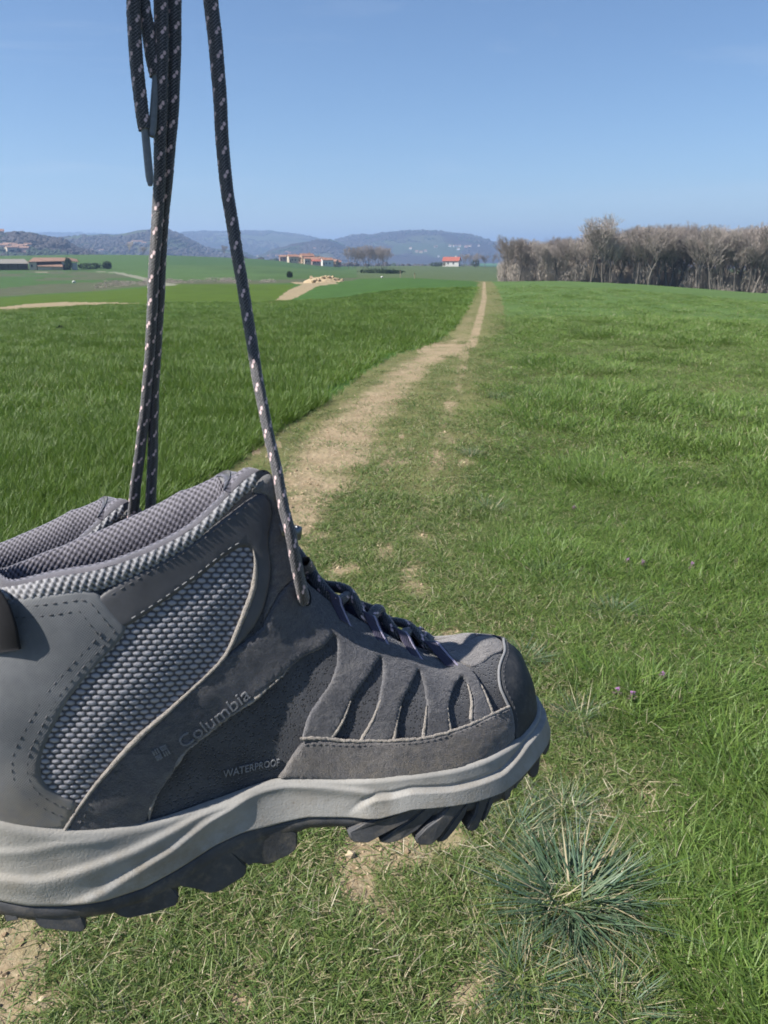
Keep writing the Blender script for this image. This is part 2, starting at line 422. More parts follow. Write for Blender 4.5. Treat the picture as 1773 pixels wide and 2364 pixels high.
# ---- scattering of small copies (grass and the like nobody could count)
_SC = {}
def scatter_group(coll):
    ng = bpy.data.node_groups.new('scatter', 'GeometryNodeTree')
    ng.interface.new_socket('Geometry', in_out='INPUT', socket_type='NodeSocketGeometry')
    ng.interface.new_socket('Geometry', in_out='OUTPUT', socket_type='NodeSocketGeometry')
    i = ng.nodes.new('NodeGroupInput'); o = ng.nodes.new('NodeGroupOutput')
    ip = ng.nodes.new('GeometryNodeInstanceOnPoints'); ci = ng.nodes.new('GeometryNodeCollectionInfo')
    ci.inputs['Collection'].default_value = coll; ci.inputs['Separate Children'].default_value = True; ci.inputs['Reset Children'].default_value = True
    ip.inputs['Pick Instance'].default_value = True
    def na(nm, ty):
        x = ng.nodes.new('GeometryNodeInputNamedAttribute'); x.data_type = ty; x.inputs['Name'].default_value = nm; return x.outputs['Attribute']
    ng.links.new(i.outputs[0], ip.inputs['Points']); ng.links.new(ci.outputs[0], ip.inputs['Instance'])
    ng.links.new(na('idx', 'INT'), ip.inputs['Instance Index']); ng.links.new(na('rot', 'FLOAT_VECTOR'), ip.inputs['Rotation']); ng.links.new(na('scl', 'FLOAT_VECTOR'), ip.inputs['Scale'])
    ng.links.new(ip.outputs[0], o.inputs[0])
    return ng
def scatter(name, pts, protos, sxy, sz, tilt=.12, idx=None, rotz=None):
    """one object holding many copies; protos: list of meshes"""
    n = len(pts)
    coll = bpy.data.collections.new(name+'_pieces')
    for k, me in enumerate(protos):
        coll.objects.link(bpy.data.objects.new('%s_piece_%02d' % (name, k), me))
    me = bpy.data.meshes.new(name); me.vertices.add(n); me.vertices.foreach_set('co', np.asarray(pts, np.float32).ravel())
    rot = np.stack([rng.normal(0, tilt, n), rng.normal(0, tilt, n), rng.uniform(0, 6.283, n) if rotz is None else rotz], 1)
    scl = np.stack([sxy*np.ones(n), sxy*np.ones(n), sz*np.ones(n)], 1)
    a = me.attributes.new('rot', 'FLOAT_VECTOR', 'POINT'); a.data.foreach_set('vector', rot.astype(np.float32).ravel())
    a = me.attributes.new('scl', 'FLOAT_VECTOR', 'POINT'); a.data.foreach_set('vector', scl.astype(np.float32).ravel())
    a = me.attributes.new('idx', 'INT', 'POINT'); a.data.foreach_set('value', (rng.integers(0, len(protos), n) if idx is None else idx).astype(np.int32))
    o = obj(name, me); md = o.modifiers.new('scatter', 'NODES'); md.node_group = scatter_group(coll)
    return o
def grass_mat(name, a, b, straw, tr=.35):
    t = NT(name)
    oi = t.n('ShaderNodeObjectInfo'); bc = t.attr('bc'); rv = t.attr('rv')
    f = t.math('ADD', t.math('MULTIPLY', oi.outputs['Random'], .55), t.math('MULTIPLY', rv, .45))
    a, b, straw = (tuple(.68*q for q in z) for z in (a, b, straw))
    c = t.mix(f, a, b); c = t.mix(t.rng(rv, .84, .97, 0, .5), c, (b[0]*1.3, b[1]*1.08, b[2]*1.1)); c = t.mix(t.rng(rv, .12, .02, 0, .6), c, (a[0]*.8, a[1]*.85, a[2]*1.6)); c = t.mix(bc, c, straw)
    t.color(c); t.rough(.48); t.b.inputs['Specular IOR Level'].default_value = .35
    tl = t.n('ShaderNodeBsdfTranslucent'); t.l(c, tl.inputs['Color'])
    ms = t.n('ShaderNodeMixShader'); ms.inputs[0].default_value = tr
    t.l(t.b.outputs[0], ms.inputs[1]); t.l(tl.outputs[0], ms.inputs[2]); t.l(ms.outputs[0], t.out.inputs['Surface'])
    return t.m
def tuft(nb, rad, ln, width, lean, curl, straw, mat, seed, seg=4, flat=0.0, lv=.35, bent=0.0, lsd=None):
    g = np.random.default_rng(seed); V = []; F = []; BC = []; RV = []
    for k in range(nb):
        a = g.uniform(0, 6.283); r = rad*math.sqrt(g.uniform()); bx, by = r*math.cos(a), r*math.sin(a)
        d = a+g.normal(0, .9) if flat == 0 else g.uniform(0, 6.283); l = ln*np.clip(g.normal(1, lv), .35, 1.8); w = width*g.uniform(.7, 1.25)
        le = (abs(g.normal(lean, lean*.5)) if lsd is None else float(np.clip(g.normal(lean, lsd), .55, 1.52)))+flat*g.uniform(.3, 1); cu = curl*g.uniform(.3, 1.4)
        tw = g.normal(0, .7); s_ = 1.0 if g.uniform() < straw else 0.0
        if s_ == 0: s_ = max(0.0, g.normal(0, .10))
        p = np.array([bx, by, -.004]); th = le; i0 = len(V); rvv = g.uniform(); kink = g.integers(1, seg+1) if g.uniform() < bent else 99
        for j in range(seg+1):
            q = j/seg; ww = w*(1-q**1.8)*.5*(.75+.5*min(q*3, 1))
            if j == kink: th += g.uniform(.6, 1.3)
            dirv = np.array([math.sin(th)*math.cos(d), math.sin(th)*math.sin(d), math.cos(th)])
            sv = np.array([-math.sin(d+tw), math.cos(d+tw), 0])
            if j < seg: V += [p-sv*ww, p+sv*ww]; BC += [s_, s_]; RV += [rvv, rvv]
            else: V.append(p.copy()); BC.append(min(1, s_+.25*(g.uniform() < .3))); RV.append(rvv)
            p = p+dirv*(l/seg); th += cu/seg
        for j in range(seg-1): F.append((i0+2*j, i0+2*j+1, i0+2*j+3, i0+2*j+2))
        F.append((i0+2*seg-2, i0+2*seg-1, i0+2*seg))
    me = bpy.data.meshes.new('tuft'); me.from_pydata([tuple(v) for v in V], [], F)
    for nm, dat in (('bc', BC), ('rv', RV)):
        a_ = me.attributes.new(nm, 'FLOAT', 'POINT'); a_.data.foreach_set('value', np.array(dat, np.float32))
    me.polygons.foreach_set('use_smooth', np.ones(len(F), bool)); me.materials.append(mat); me.update()
    return me
G_WHEAT = grass_mat('wheat_blades', (.078, .165, .018), (.205, .335, .055), (.26, .25, .09), .38)
G_SHORT = grass_mat('short_grass_blades', (.085, .165, .032), (.220, .310, .080), (.55, .47, .29), .30)
G_MEAD = grass_mat('meadow_blades', (.088, .195, .026), (.240, .370, .075), (.62, .57, .36), .38)
G_BLUE = grass_mat('blue_green_blades', (.085, .160, .085), (.180, .275, .160), (.52, .44, .27), .25)
G_DRY = grass_mat('dry_litter', (.36, .29, .17), (.50, .43, .28), (.60, .54, .38), .2)

def wedge(n, r0, r1, b0, b1, power=1.0):
    """random points in a sector; power 1 = uniform by area, smaller favours the near end"""
    e = 2*power; u = rng.uniform(size=n); r = (r0**e+(r1**e-r0**e)*u)**(1/e) if power > 0 else r0*(r1/r0)**u
    b = np.radians(rng.uniform(b0, b1, n)); return r*np.sin(b), r*np.cos(b), r
def put(X, Y): return np.stack([X, Y, zg(X, Y)], 1)

# young wheat, left of the track
def wheat_crop():
    P = []; SX = []; SZ = []
    ID = []
    for n, r0, r1, pw, far in ((26000, 1.6, 8.5, .55, 0), (9000, 7.5, 30, .55, 1), (4200, 26, 58, .7, 1)):
        X, Y, r = wedge(n, r0, r1, -37, 12, pw); s, d, *_ = zones(X, Y)
        ok = (s < 0) & (d > (.2 if far else .03)); X, Y, r, d = X[ok], Y[ok], r[ok], d[ok]
        nz = fbm(X, Y, .9, 61); n3 = fbm(X, Y, .25, 66)
        h = (.38+.52*nz)*np.interp(d, [0, .15, .6], [.55, .85, 1.0])*(.80+.4*n3)
        keep = rng.uniform(size=len(X)) < np.interp(nz, [.2, .4], [.55, 1]); X, Y, r, h = X[keep], Y[keep], r[keep], h[keep]
        P.append(put(X, Y)); SX.append(np.interp(r, [2, 7.5, 30, 60], [.9, 1.0, 1.25, 1.9])); SZ.append(h*np.interp(r, [2, 15, 60], [1, .95, .85])); ID.append(rng.integers(0, 6, len(X))+6*far)
    pr = [tuft(32, .09, .145, .0050, .22, .55, .03, G_WHEAT, 100+k, 3, lv=.5) for k in range(6)]+[tuft(165, .30, .145, .0060, .22, .55, .03, G_WHEAT, 130+k, 3, lv=.5) for k in range(6)]
    o = scatter('wheat_crop', np.vstack(P), pr, np.concatenate(SX), np.concatenate(SZ), .07, np.concatenate(ID)); tag(o, 'dark green young wheat growing left of the track', 'wheat', kind='stuff')
wheat_crop()
# short trodden grass on and beside the track
def short_grass():
    P = []; SX = []; SZ = []
    ID = []
    for n, r0, r1, pw, far in ((34000, .75, 5, .75, 0), (9000, 4.5, 16, .5, 1), (2600, 14, 55, .4, 1)):
        X, Y, r = wedge(n, r0, r1, -42, 38, pw); s, d, s2, d2, so, _ = zones(X, Y)
        tr = (s > 0) & ((s2 < 0) | (d2 < np.interp(r, [1, 4, 10, 60], [.9, .75, .6, .7]))) & (d > (.12 if far else 0))
        ok = tr & (rng.uniform(size=len(X)) > smooth01(so, .25, .68)*.90); X, Y, r, so, d = X[ok], Y[ok], r[ok], so[ok], d[ok]
        nz = fbm(X, Y, 1.6, 71); n4 = fbm(X, Y, 5, 75)
        h = (.45+.8*nz)*(.5+.9*n4)*np.interp(so, [0, .5], [1, .6])
        P.append(put(X, Y)); SX.append(np.interp(r, [1, 4, 16, 60], [.85, 1.0, 1.1, 1.6])); SZ.append(h*np.interp(r, [1, 10, 60], [1, 1.0, 1.4])); ID.append(np.where(far, rng.integers(8, 12, len(X)), rng.integers(0, 8, len(X))))
    pr = [tuft(27, .055, .050, .0029, .70, 1.0, .07, G_SHORT, 200+k, 3, flat=.35, bent=.2) for k in range(5)] + [tuft(23, .06, .044, .0031, .9, .9, .28, G_SHORT, 220+k, 3, flat=.5, bent=.2) for k in range(3)] + [tuft(80, .17, .050, .0042, .8, 1.0, .14, G_SHORT, 240+k, 3, flat=.35) for k in range(4)]
    o = scatter('short_grass', np.vstack(P), pr, np.concatenate(SX), np.concatenate(SZ), .12, np.concatenate(ID)); tag(o, 'short trodden grass mixed with straw on the track', 'grass', kind='stuff')
short_grass()
# rougher green grass right of the track
def meadow():
    P = []; SX = []; SZ = []; ID = []
    for n, r0, r1, pw, far in ((30000, 1.0, 6, .62, 0), (10000, 5.5, 22, .55, 1), (3600, 18, 58, .55, 1)):
        X, Y, r = wedge(n, r0, r1, -6, 40, pw); s, d, s2, d2, so, _ = zones(X, Y)
        off = np.interp(r, [1, 4, 10, 60], [.45, .38, .30, .5])+.15*far
        ok = (s > 0) & (s2 > 0) & (d2 > off*rng.uniform(.6, 1.3, len(X))) & (rng.uniform(size=len(X)) > smooth01(so, .3, .7)*.9)
        X, Y, r, d2 = X[ok], Y[ok], r[ok], d2[ok]
        nz = fbm(X, Y, 1.3, 81); n5 = fbm(X, Y, .45, 85)
        lush = smooth01(nz+.5*(n5-.5)+np.interp(d2, [.3, 1.2, 3], [-.22, .0, .12]), .38, .72)
        h = (.30+.42*lush*(.5+1.0*fbm(X, Y, 4.0, 88)))*np.interp(r, [1, 2.5, 4], [.72, .85, 1.0])
        P.append(put(X, Y)); SX.append(np.interp(r, [1, 5, 22, 60], [.9, 1.0, 1.25, 1.8])*(.85+.3*lush)); SZ.append(h*np.interp(r, [5, 60], [1, .7]))
        poor = rng.uniform(size=len(X)) < .12+.6*(1-lush)
        ID.append(np.where(far, np.where(poor, rng.integers(12, 14, len(X)), rng.integers(9, 12, len(X))), np.where(poor, rng.integers(6, 9, len(X)), rng.integers(0, 6, len(X)))))
    pr = [tuft(28, .08, .090, .0034, .50, .8, .05, G_MEAD, 300+k, 4, bent=.18, lv=.55) for k in range(6)] + [tuft(28, .07, .080, .0036, .8, 1.0, .14, G_SHORT, 320+k, 3, flat=.3, bent=.2) for k in range(3)]
    pr += [tuft(150, .28, .085, .0048, .5, .8, .05, G_MEAD, 340+k, 3, lv=.45) for k in range(3)] + [tuft(100, .26, .07, .0052, .8, 1.0, .10, G_SHORT, 350+k, 3, flat=.3) for k in range(2)]
    o = scatter('meadow_grass', np.vstack(P), pr, np.concatenate(SX), np.concatenate(SZ), .16, np.concatenate(ID)); tag(o, 'rough bright green grass right of the track', 'grass', kind='stuff')
meadow()
# dry straw lying about
def litter():
    X, Y, r = wedge(2000, .9, 7, -40, 36, .7); s, d, s2, d2, so, _ = zones(X, Y); ok = s > 0
    X, Y = np.concatenate([X[ok], rng.normal(.50, .20, 420)]), np.concatenate([Y[ok], rng.normal(1.62, .26, 420)]); p = put(X, Y); p[:, 2] += rng.uniform(.004, .028, len(p))
    pr = [tuft(3, .03, .055, .0022, 1.45, .25, .6, G_DRY, 400+k, 3, lv=.5) for k in range(6)]
    o = scatter('straw_litter', p, pr, rng.uniform(.5, 1.15, len(p)), 1.0, .25); tag(o, 'dry straw scattered over the turf', 'straw', kind='stuff')
litter()
# crumbs of soil on the bare ground
def crumbs():
    t = NT('soil_crumb'); v = t.coord('Object'); oi = t.n('ShaderNodeObjectInfo'); t.color(t.mix(oi.outputs['Random'], (.20, .14, .085), (.42, .33, .22))); t.rough(.95)
    ms = []
    for k in range(4):
        bm = bmesh.new(); bmesh.ops.create_icosphere(bm, subdivisions=1, radius=.006)
        for q in bm.verts: q.co *= random.uniform(.6, 1.25); q.co.z *= .7
        me = bpy.data.meshes.new('crumb'); bm.to_mesh(me); bm.free(); me.materials.append(t.m); ms.append(me)
    X, Y, r = wedge(26000, .8, 9, -42, 30, .6); s, d, s2, d2, so, _ = zones(X, Y); ok = (so > .3) & (s > 0)
    p = put(X[ok], Y[ok]); n = len(p); sz = rng.lognormal(-.35, .55, n)
    o = scatter('soil_crumbs', p, ms, sz, sz, .6); tag(o, 'crumbs of dry brown soil on the bare track', 'soil', kind='stuff')
crumbs()

# ---- single plants
def tussock(b, r, size, label, seed, straw=.14, nb=330):
    x, y, z = at(b, r)
    o = obj('grass_tussock', tuft(nb, .055*size, .160*size, .0036*size, 1.22, .18, straw, G_BLUE, seed, 5, lv=.35, bent=.18, lsd=.22)); o.location = (x, y, z); tag(o, label, 'grass tuft', 'blue green tussocks beside the track')
TUS = 'blue green grass tussock with flattened leaves among the shorter turf'
def tw(p, size, seed, label=TUS, **k):
    tussock(math.degrees(math.atan2(p[0], p[1])), math.hypot(p[0], p[1]), size, label, seed, **k)
tw((0.46, 1.50), 1.12, 901, 'large blue green grass tussock spreading wide beside dry straw', nb=900, straw=.10)
tw((0.36, 1.73), .6, 902); tw((0.52, 1.82), .62, 903); tw((0.31, 1.28), .62, 904); tw((0.49, 1.21), .66, 905)
tw((0.66, 2.29), .6, 906); tw((0.56, 2.71), .65, 907); tw((0.67, 4.66), .7, 908, straw=.2); tw((0.71, 6.06), .7, 909, straw=.2); tw((1.28, 8.58), .75, 910, straw=.2); tw((0.81, 3.54), .7, 911);  tw((1.02, 3.09), .7, 913)
def flower_mats():
    a = NT('purple_petals'); v = a.coord('Object'); a.color(a.mix(a.noise(v, 300, 2), (.20, .085, .21), (.32, .17, .31))); a.rough(.7)
    b = NT('purple_green_leaves'); v = b.coord('Object'); b.color(b.mix(b.noise(v, 120, 2), (.09, .11, .05), (.17, .09, .11))); b.rough(.7)
    return a.m, b.m
M_PET, M_NET = flower_mats()
def flower(p, h, seed):
    g = random.Random(seed); e = empty('purple_wildflower', (p[0], p[1], float(zg(p[0], p[1]))), g.uniform(0, 6))
    tag(e, 'small purple wildflower head standing in the rough grass', 'flower', 'purple wildflowers in the rough grass')
    st = [(0, 0, 0), (.004, 0, h*.5), (g.uniform(-.01, .01), g.uniform(-.01, .01), h)]
    V, Nn, F, _, _ = tube_(st, .0016); obj('stem', make_mesh('stem', V, F, M_NET), e)
    for nm, nb, mat, z0, ln, wd in (('leaves', 9, M_NET, .55, .020, .013), ('blossom', 12, M_PET, .85, .012, .006)):
        V = []; F = []
        for k in range(nb):
            a = g.uniform(0, 6.28); zz = h*g.uniform(z0, z0+.22); dx, dy = math.cos(a), math.sin(a); i = len(V); up = g.uniform(-.2, .6)
            V += [(0, 0, zz), (dx*ln*.5-dy*wd*.5, dy*ln*.5+dx*wd*.5, zz+up*ln*.5), (dx*ln, dy*ln, zz+up*ln*.6), (dx*ln*.5+dy*wd*.5, dy*ln*.5-dx*wd*.5, zz+up*ln*.5)]; F.append((i, i+1, i+2, i+3))
        obj(nm, make_mesh(nm, V, F, mat, smooth=False), e)
def tube_(path, rad):
    P = np.array(path, float); V = []; F = []
    for p in P:
        for k in range(5): V.append(p+rad*np.array([math.cos(k*1.2566), math.sin(k*1.2566), 0]))
    for i in range(len(P)-1):
        for k in range(5): F.append((i*5+k, i*5+(k+1) % 5, (i+1)*5+(k+1) % 5, (i+1)*5+k))
    return np.array(V), None, F, None, None
for k, p in enumerate(((1.19, 4.58), (1.31, 3.62), (1.54, 3.57), (1.03, 2.52), (0.83, 2.40), (0.87, 2.36), (1.25, 3.67))): flower(p, .045+.010*(k % 3), k)

# ---- bare trees
def bark(name, a, b):
    t = NT(name); v = t.coord('Object'); oi = t.n('ShaderNodeObjectInfo')
    c = t.mix(t.noise(v, 1.5, 4, .7), a, b); hs = t.n('ShaderNodeHueSaturation'); t.l(c, hs.inputs['Color']); t.l(t.rng(oi.outputs['Random'], 0, 1, .75, 1.25), hs.inputs['Value'])
    t.color(hs.outputs[0]); t.rough(.95); t.b.inputs['Specular IOR Level'].default_value = .1; t.bump(t.noise(v, 12, 4, .7), .8, .03); return t.m
M_TRUNK = bark('tree_bark', (.085, .075, .066), (.190, .168, .148))
M_TWIG = bark('tree_twigs', (.215, .185, .165), (.350, .308, .280))
def tree_meshes(seed, H, spread, fork, ntw):
    g = np.random.default_rng(seed); segs = [[], []]
    def grow(p, d, l, r, lev, maxl):
        n = 3 if lev < 2 else 2
        for k in range(n):
            d2 = d+g.normal(0, .10 if lev < 2 else .18, 3)+np.array([0, 0, .08]); d2 /= np.linalg.norm(d2)
            q = p+d2*l/n; r2 = r*(1-.33/n*1.2); segs[0 if lev < 2 else 1].append((p, q, r, r2)); p, d, r = q, d2, r2
            if lev < maxl and (lev > 0 or k > 0):
                for _ in range(int(g.integers(1, 3)) if lev < 3 else int(g.integers(1, 4))):
                    a = g.uniform(0, 6.283); side = np.array([math.cos(a), math.sin(a), g.uniform(.1, .9)]); side /= np.linalg.norm(side)
                    nd = d*(1-spread)+side*spread; nd /= np.linalg.norm(nd)
                    grow(p, nd, l*g.uniform(.5, .72), r*g.uniform(.42, .62), lev+1, maxl)
        if lev < maxl:
            for _ in range(2):
                a = g.uniform(0, 6.283); nd = d+np.array([math.cos(a), math.sin(a), .3])*spread*.8; nd /= np.linalg.norm(nd); grow(p, nd, l*.6, r*.75, lev+1, maxl)
    if fork:
        for s in (-1, 1): grow(np.array([s*.15, 0, -.2]), np.array([s*.16, g.normal(0, .05), 1.]), H*.46, .19, 0, 4)
    else: grow(np.array([0., 0, -.2]), np.array([g.normal(0, .05), g.normal(0, .05), 1.]), H*.46, .14, 0, 4)
    out = []
    for k, ns in ((0, 6), (1, 3)):
        sg = segs[k]
        if k == 1 and len(sg) > ntw: sg = [sg[i] for i in g.permutation(len(sg))[:ntw]]
        A = np.array([s[0] for s in sg]); B_ = np.array([s[1] for s in sg]); ra = np.array([s[2] for s in sg]); rb = np.array([s[3] for s in sg])
        if k == 1: ra = np.maximum(ra, .019); rb = np.maximum(rb, .014)
        d = B_-A; d /= np.linalg.norm(d, axis=1, keepdims=True)+1e-9
        x = np.cross(d, np.array([.31, .95, .05])); x /= np.linalg.norm(x, axis=1, keepdims=True)+1e-9; y = np.cross(d, x)
        an = np.arange(ns)*2*np.pi/ns
        ring = np.cos(an)[None, :, None]*x[:, None]+np.sin(an)[None, :, None]*y[:, None]
        V = np.stack([A[:, None]+ring*ra[:, None, None], B_[:, None]+ring*rb[:, None, None]], 1).reshape(-1, 3)
        i = np.arange(len(sg))[:, None]*2*ns; j = np.arange(ns)[None]
        F = np.stack([i+j, i+(j+1) % ns, i+ns+(j+1) % ns, i+ns+j], -1).reshape(-1, 4)
        out.append((V, F))
    top = max(out[0][0][:, 2].max(), out[1][0][:, 2].max()); f = H/top
    return [make_mesh(n_, V*f, F, m_) for (V, F), n_, m_ in zip(out, ('trunk', 'crown'), (M_TRUNK, M_TWIG))]
TREES = [tree_meshes(20+k, 12, (.42, .5, .36, .46, .55, .4)[k], k in (1, 4), 6500) for k in range(6)]
def tree(b, r, h, k, label, group, wide=1.0, rz=None):
    x, y, z = at(b, r); e = empty('bare_tree', (x, y, z-.1), random.uniform(0, 6.28) if rz is None else rz); s = h/12
    e.scale = (s*wide, s*wide, s); tag(e, label, 'tree', group)
    obj('trunk', TREES[k][0], e); obj('crown', TREES[k][1], e)
    return e
WOOD = 'leafless grey brown tree in the dense wood at the edge of the field'
big = tree(14.48, 150, 11.9, 1, 'tall wide leafless tree with forked dark trunk standing in front of the wood', 'trees of the leafless wood', 1.15, .4)
def wood():
    row = [(8.46, 9.2), (10.69, 8.3), (13.33, 9.6), (15.91, 11.4), (18.70, 12.2), (21.40, 12.3), (23.49, 12.6), (25.34, 12.6), (36, 13.0)]
    rb, rh = zip(*row)
    for depth, r0, n in ((0, 152, 54), (1, 161, 52), (2, 171, 50), (3, 183, 48)):
        for b in np.linspace(8.40+.4*depth, 35, n):
            bb = b+random.uniform(-.25, .25)
            if depth == 0 and abs(bb-14.48) < .5: continue
            h = np.interp(bb, rb, rh)*random.uniform(.74, .95)*(1+.045*depth)
            tree(bb, r0+random.uniform(-3, 3), h, random.randrange(6), WOOD, 'trees of the leafless wood', random.uniform(1.05, 1.45))
wood()
CLP = 'leafless pinkish brown tree in the small copse beside the village'
for x in range(15):
    tree(-2.46+x*.19+random.uniform(-.05, .05), 470+random.uniform(-12, 12), 13.5*random.uniform(.7, 1.05)*(1-.03*max(0, x-10)), random.randrange(6), CLP, 'trees of the small copse', 1.2)
for x in (-11.08, -10.34, -17.40, -16.56): tree(x, 640+random.uniform(-10, 10), random.uniform(8, 11), random.randrange(6), 'far leafless tree behind the crest of the left field', 'trees behind the left field', 1.3)
for x in (5.66, 6.05, 6.45, 7.11, 7.71): tree(x, 520+random.uniform(-15, 15), random.uniform(7, 10), random.randrange(6), 'far leafless tree beside the red roofed farmhouse', 'trees around the red roofed farmhouse', 1.2)

# ---- shrubs, thickets and hedges
def leaf_mat(name, a, b):
    t = NT(name); v = t.coord('Object'); oi = t.n('ShaderNodeObjectInfo'); n = t.noise(v, 1.2, 3, .7)
    t.color(t.mix(t.math('ADD', t.math('MULTIPLY', oi.outputs['Random'], .5), t.math('MULTIPLY', n, .5)), a, b)); t.rough(.9); return t.m
M_HEDGE = leaf_mat('hedge_leaves', (.018, .034, .012), (.045, .070, .022))
M_BRUSH = leaf_mat('undergrowth_twigs', (.235, .200, .168), (.370, .325, .280))
M_FARWOOD = leaf_mat('far_wood_crowns', (.046, .040, .040), (.072, .062, .060))
M_FARGREEN = leaf_mat('far_green_crowns', (.022, .036, .024), (.045, .062, .036))
def leafy(seed, w, d, h, n, size, mat, elong=1.0):
    g = np.random.default_rng(seed); p = g.normal(0, 1, (n, 3)); p /= np.linalg.norm(p, axis=1, keepdims=True); p *= g.uniform(.35, 1, (n, 1))**.5
    lob = 1+.25*np.sin(p[:, 0]*5+seed)*np.cos(p[:, 1]*4+2*seed); p *= lob[:, None]
    p = p*np.array([w/2, d/2, h/2]); p[:, 2] += h/2
    a = g.normal(0, 1, (n, 3)); a /= np.linalg.norm(a, axis=1, keepdims=True); b = np.cross(a, g.normal(0, 1, (n, 3))); b /= np.linalg.norm(b, axis=1, keepdims=True)
    s = size*g.uniform(.5, 1.3, (n, 1))
    a = a*s; a[:, 2] *= elong; b = b*s*(.5 if elong < 2 else .22)
    V = np.stack([p-a, p-b, p+a, p+b], 1).reshape(-1, 3); V[:, 2] = np.maximum(V[:, 2], -.05)
    return make_mesh('foliage', V, np.arange(4*n).reshape(-1, 4), mat, smooth=False)
BUSH = [leafy(k, 2.6, 2.6, 3.8, 420, .14, M_BRUSH, 4.0) for k in range(3)]
def undergrowth():
    b = np.concatenate([rng.uniform(8.49, 35, 900)]); r = 150+36*rng.uniform(0, 1, 900)**.8; x, y = r*np.sin(np.radians(b)), r*np.cos(np.radians(b))
    o = scatter('undergrowth', np.stack([x, y, zg(x, y)-.1], 1), BUSH, rng.uniform(.8, 1.5, 900), rng.uniform(.35, 1.25, 900), .05); tag(o, 'tangled brown undergrowth between the trunks of the wood', 'undergrowth', kind='stuff')
    b = rng.uniform(-19.46, -8.10, 45); r = rng.uniform(135, 175, 45); x, y = r*np.sin(np.radians(b)), r*np.cos(np.radians(b))
    o = scatter('brushwood', np.stack([x, y, zg(x, y)-.2], 1), BUSH, rng.uniform(.5, 1.2, 45), rng.uniform(.10, .28, 45), .05); tag(o, 'low grey scrub along the gully below the left field', 'scrub', kind='stuff')
undergrowth()
def shrub(name, b, r, w, d, h, seed, label, cat, group=None, mat=None, size=.3):
    x, y, z = at(b, r); e = empty(name, (x, y, z-.1), -math.radians(b)); tag(e, label, cat, group)
    obj('foliage', leafy(seed, w, d, h, 900, size, mat or M_HEDGE), e)
    V, _, F, _, _ = tube_([(0, 0, 0), (.05, 0, h*.4), (0, 0, h*.75)], .12); obj('stem', make_mesh('stem', V, F, M_TRUNK), e)
    return e
shrub('hedge', -19.95, 335, 10.0, 2.5, 2.5, 1, 'long dark clipped hedge beside the farmhouse', 'hedge')
shrub('bush', -18.89, 335, 3.4, 3, 3.0, 2, 'rounded dark bush at the end of the clipped hedge', 'bush')
shrub('bush', -21.33, 326, 2.6, 2.6, 4.6, 3, 'pointed dark evergreen in front of the white farmhouse gable', 'bush')
shrub('hedge', -0.50, 300, 15, 2.5, 1.6, 4, 'low dark hedge along the field below the copse', 'hedge')
shrub('hedge', 0.57, 290, 9, 2.0, 1.5, 5, 'short end of dark hedge beside a pale post', 'hedge')
shrub('bush', 6.45, 545, 6, 5, 5.0, 6, 'dark evergreen bush between red roof and green tunnel', 'bush')
shrub('bush', 3.77, 548, 11, 5, 3.0, 7, 'dark hedge bushes left of the red roofed house', 'bush')
shrub('bush', -18.83, 900, 5, 5, 9, 8, 'tall dark cypress beside the far pale house', 'tree')
shrub('bush', -4.63, 560, 9, 4, 6.5, 9, 'dark evergreen behind the orange village roofs', 'tree')
shrub('bush', -6.69, 210, 1.2, 1.2, 1.6, 10, 'lone dark shrub in the field above the dirt strip', 'bush')
shrub('bush', -22.32, 24, .34, .3, .24, 11, 'dark weed clump standing in the young wheat', 'weed', size=.05)
def far_woods():
    bl = []
    for k, m_ in enumerate((M_FARWOOD, M_FARWOOD, M_FARWOOD, M_FARGREEN)):
        bm = bmesh.new(); bmesh.ops.create_icosphere(bm, subdivisions=2, radius=1)
        for q in bm.verts: q.co *= random.uniform(.72, 1.2)
        me = bpy.data.meshes.new('far_crown'); bm.to_mesh(me); bm.free(); me.materials.append(m_); bl.append(me)
    P = []; S_ = []; ID = []
    for X, Y, Z, prof, r0 in HILLS:
        n = 5200; i = rng.integers(0, X.shape[0]-1, n); j = rng.integers(3, 26, n); a, c = rng.uniform(size=n), rng.uniform(size=n)
        f = lambda Q: Q[i, j]*(1-a)*(1-c)+Q[i+1, j]*a*(1-c)+Q[i, j+1]*(1-a)*c+Q[i+1, j+1]*a*c
        x, y, z = f(X), f(Y), f(Z); nz = fbm(x/160, y/160, 1, 77); ok = (nz > .46) & (f(prof) > .12)
        P.append(np.stack([x, y, z+1.0], 1)[ok]); S_.append(rng.uniform(2.0, 4.2, ok.sum())*(1+r0/6000)); g_ = nz[ok]; ID.append(np.where((fbm(x/90, y/90, 1, 91)[ok] > .62), 3, rng.integers(0, 3, ok.sum())))
    b = rng.uniform(-30, 14, 1500); r = rng.uniform(720, 1500, 1500); x, y = r*np.sin(np.radians(b)), r*np.cos(np.radians(b)); nz = fbm(x/120, y/120, 1, 99); ok = nz > .55
    P.append(np.stack([x, y, zg(x, y)+1.5], 1)[ok]); S_.append(rng.uniform(2.2, 4.6, ok.sum())); ID.append(rng.integers(0, 4, ok.sum()))
    s = np.concatenate(S_)
    o = scatter('distant_woodland', np.vstack(P), bl, s, s*.75, .1, np.concatenate(ID)); tag(o, 'bare grey brown woods covering the distant hills', 'woodland', kind='stuff')
far_woods()

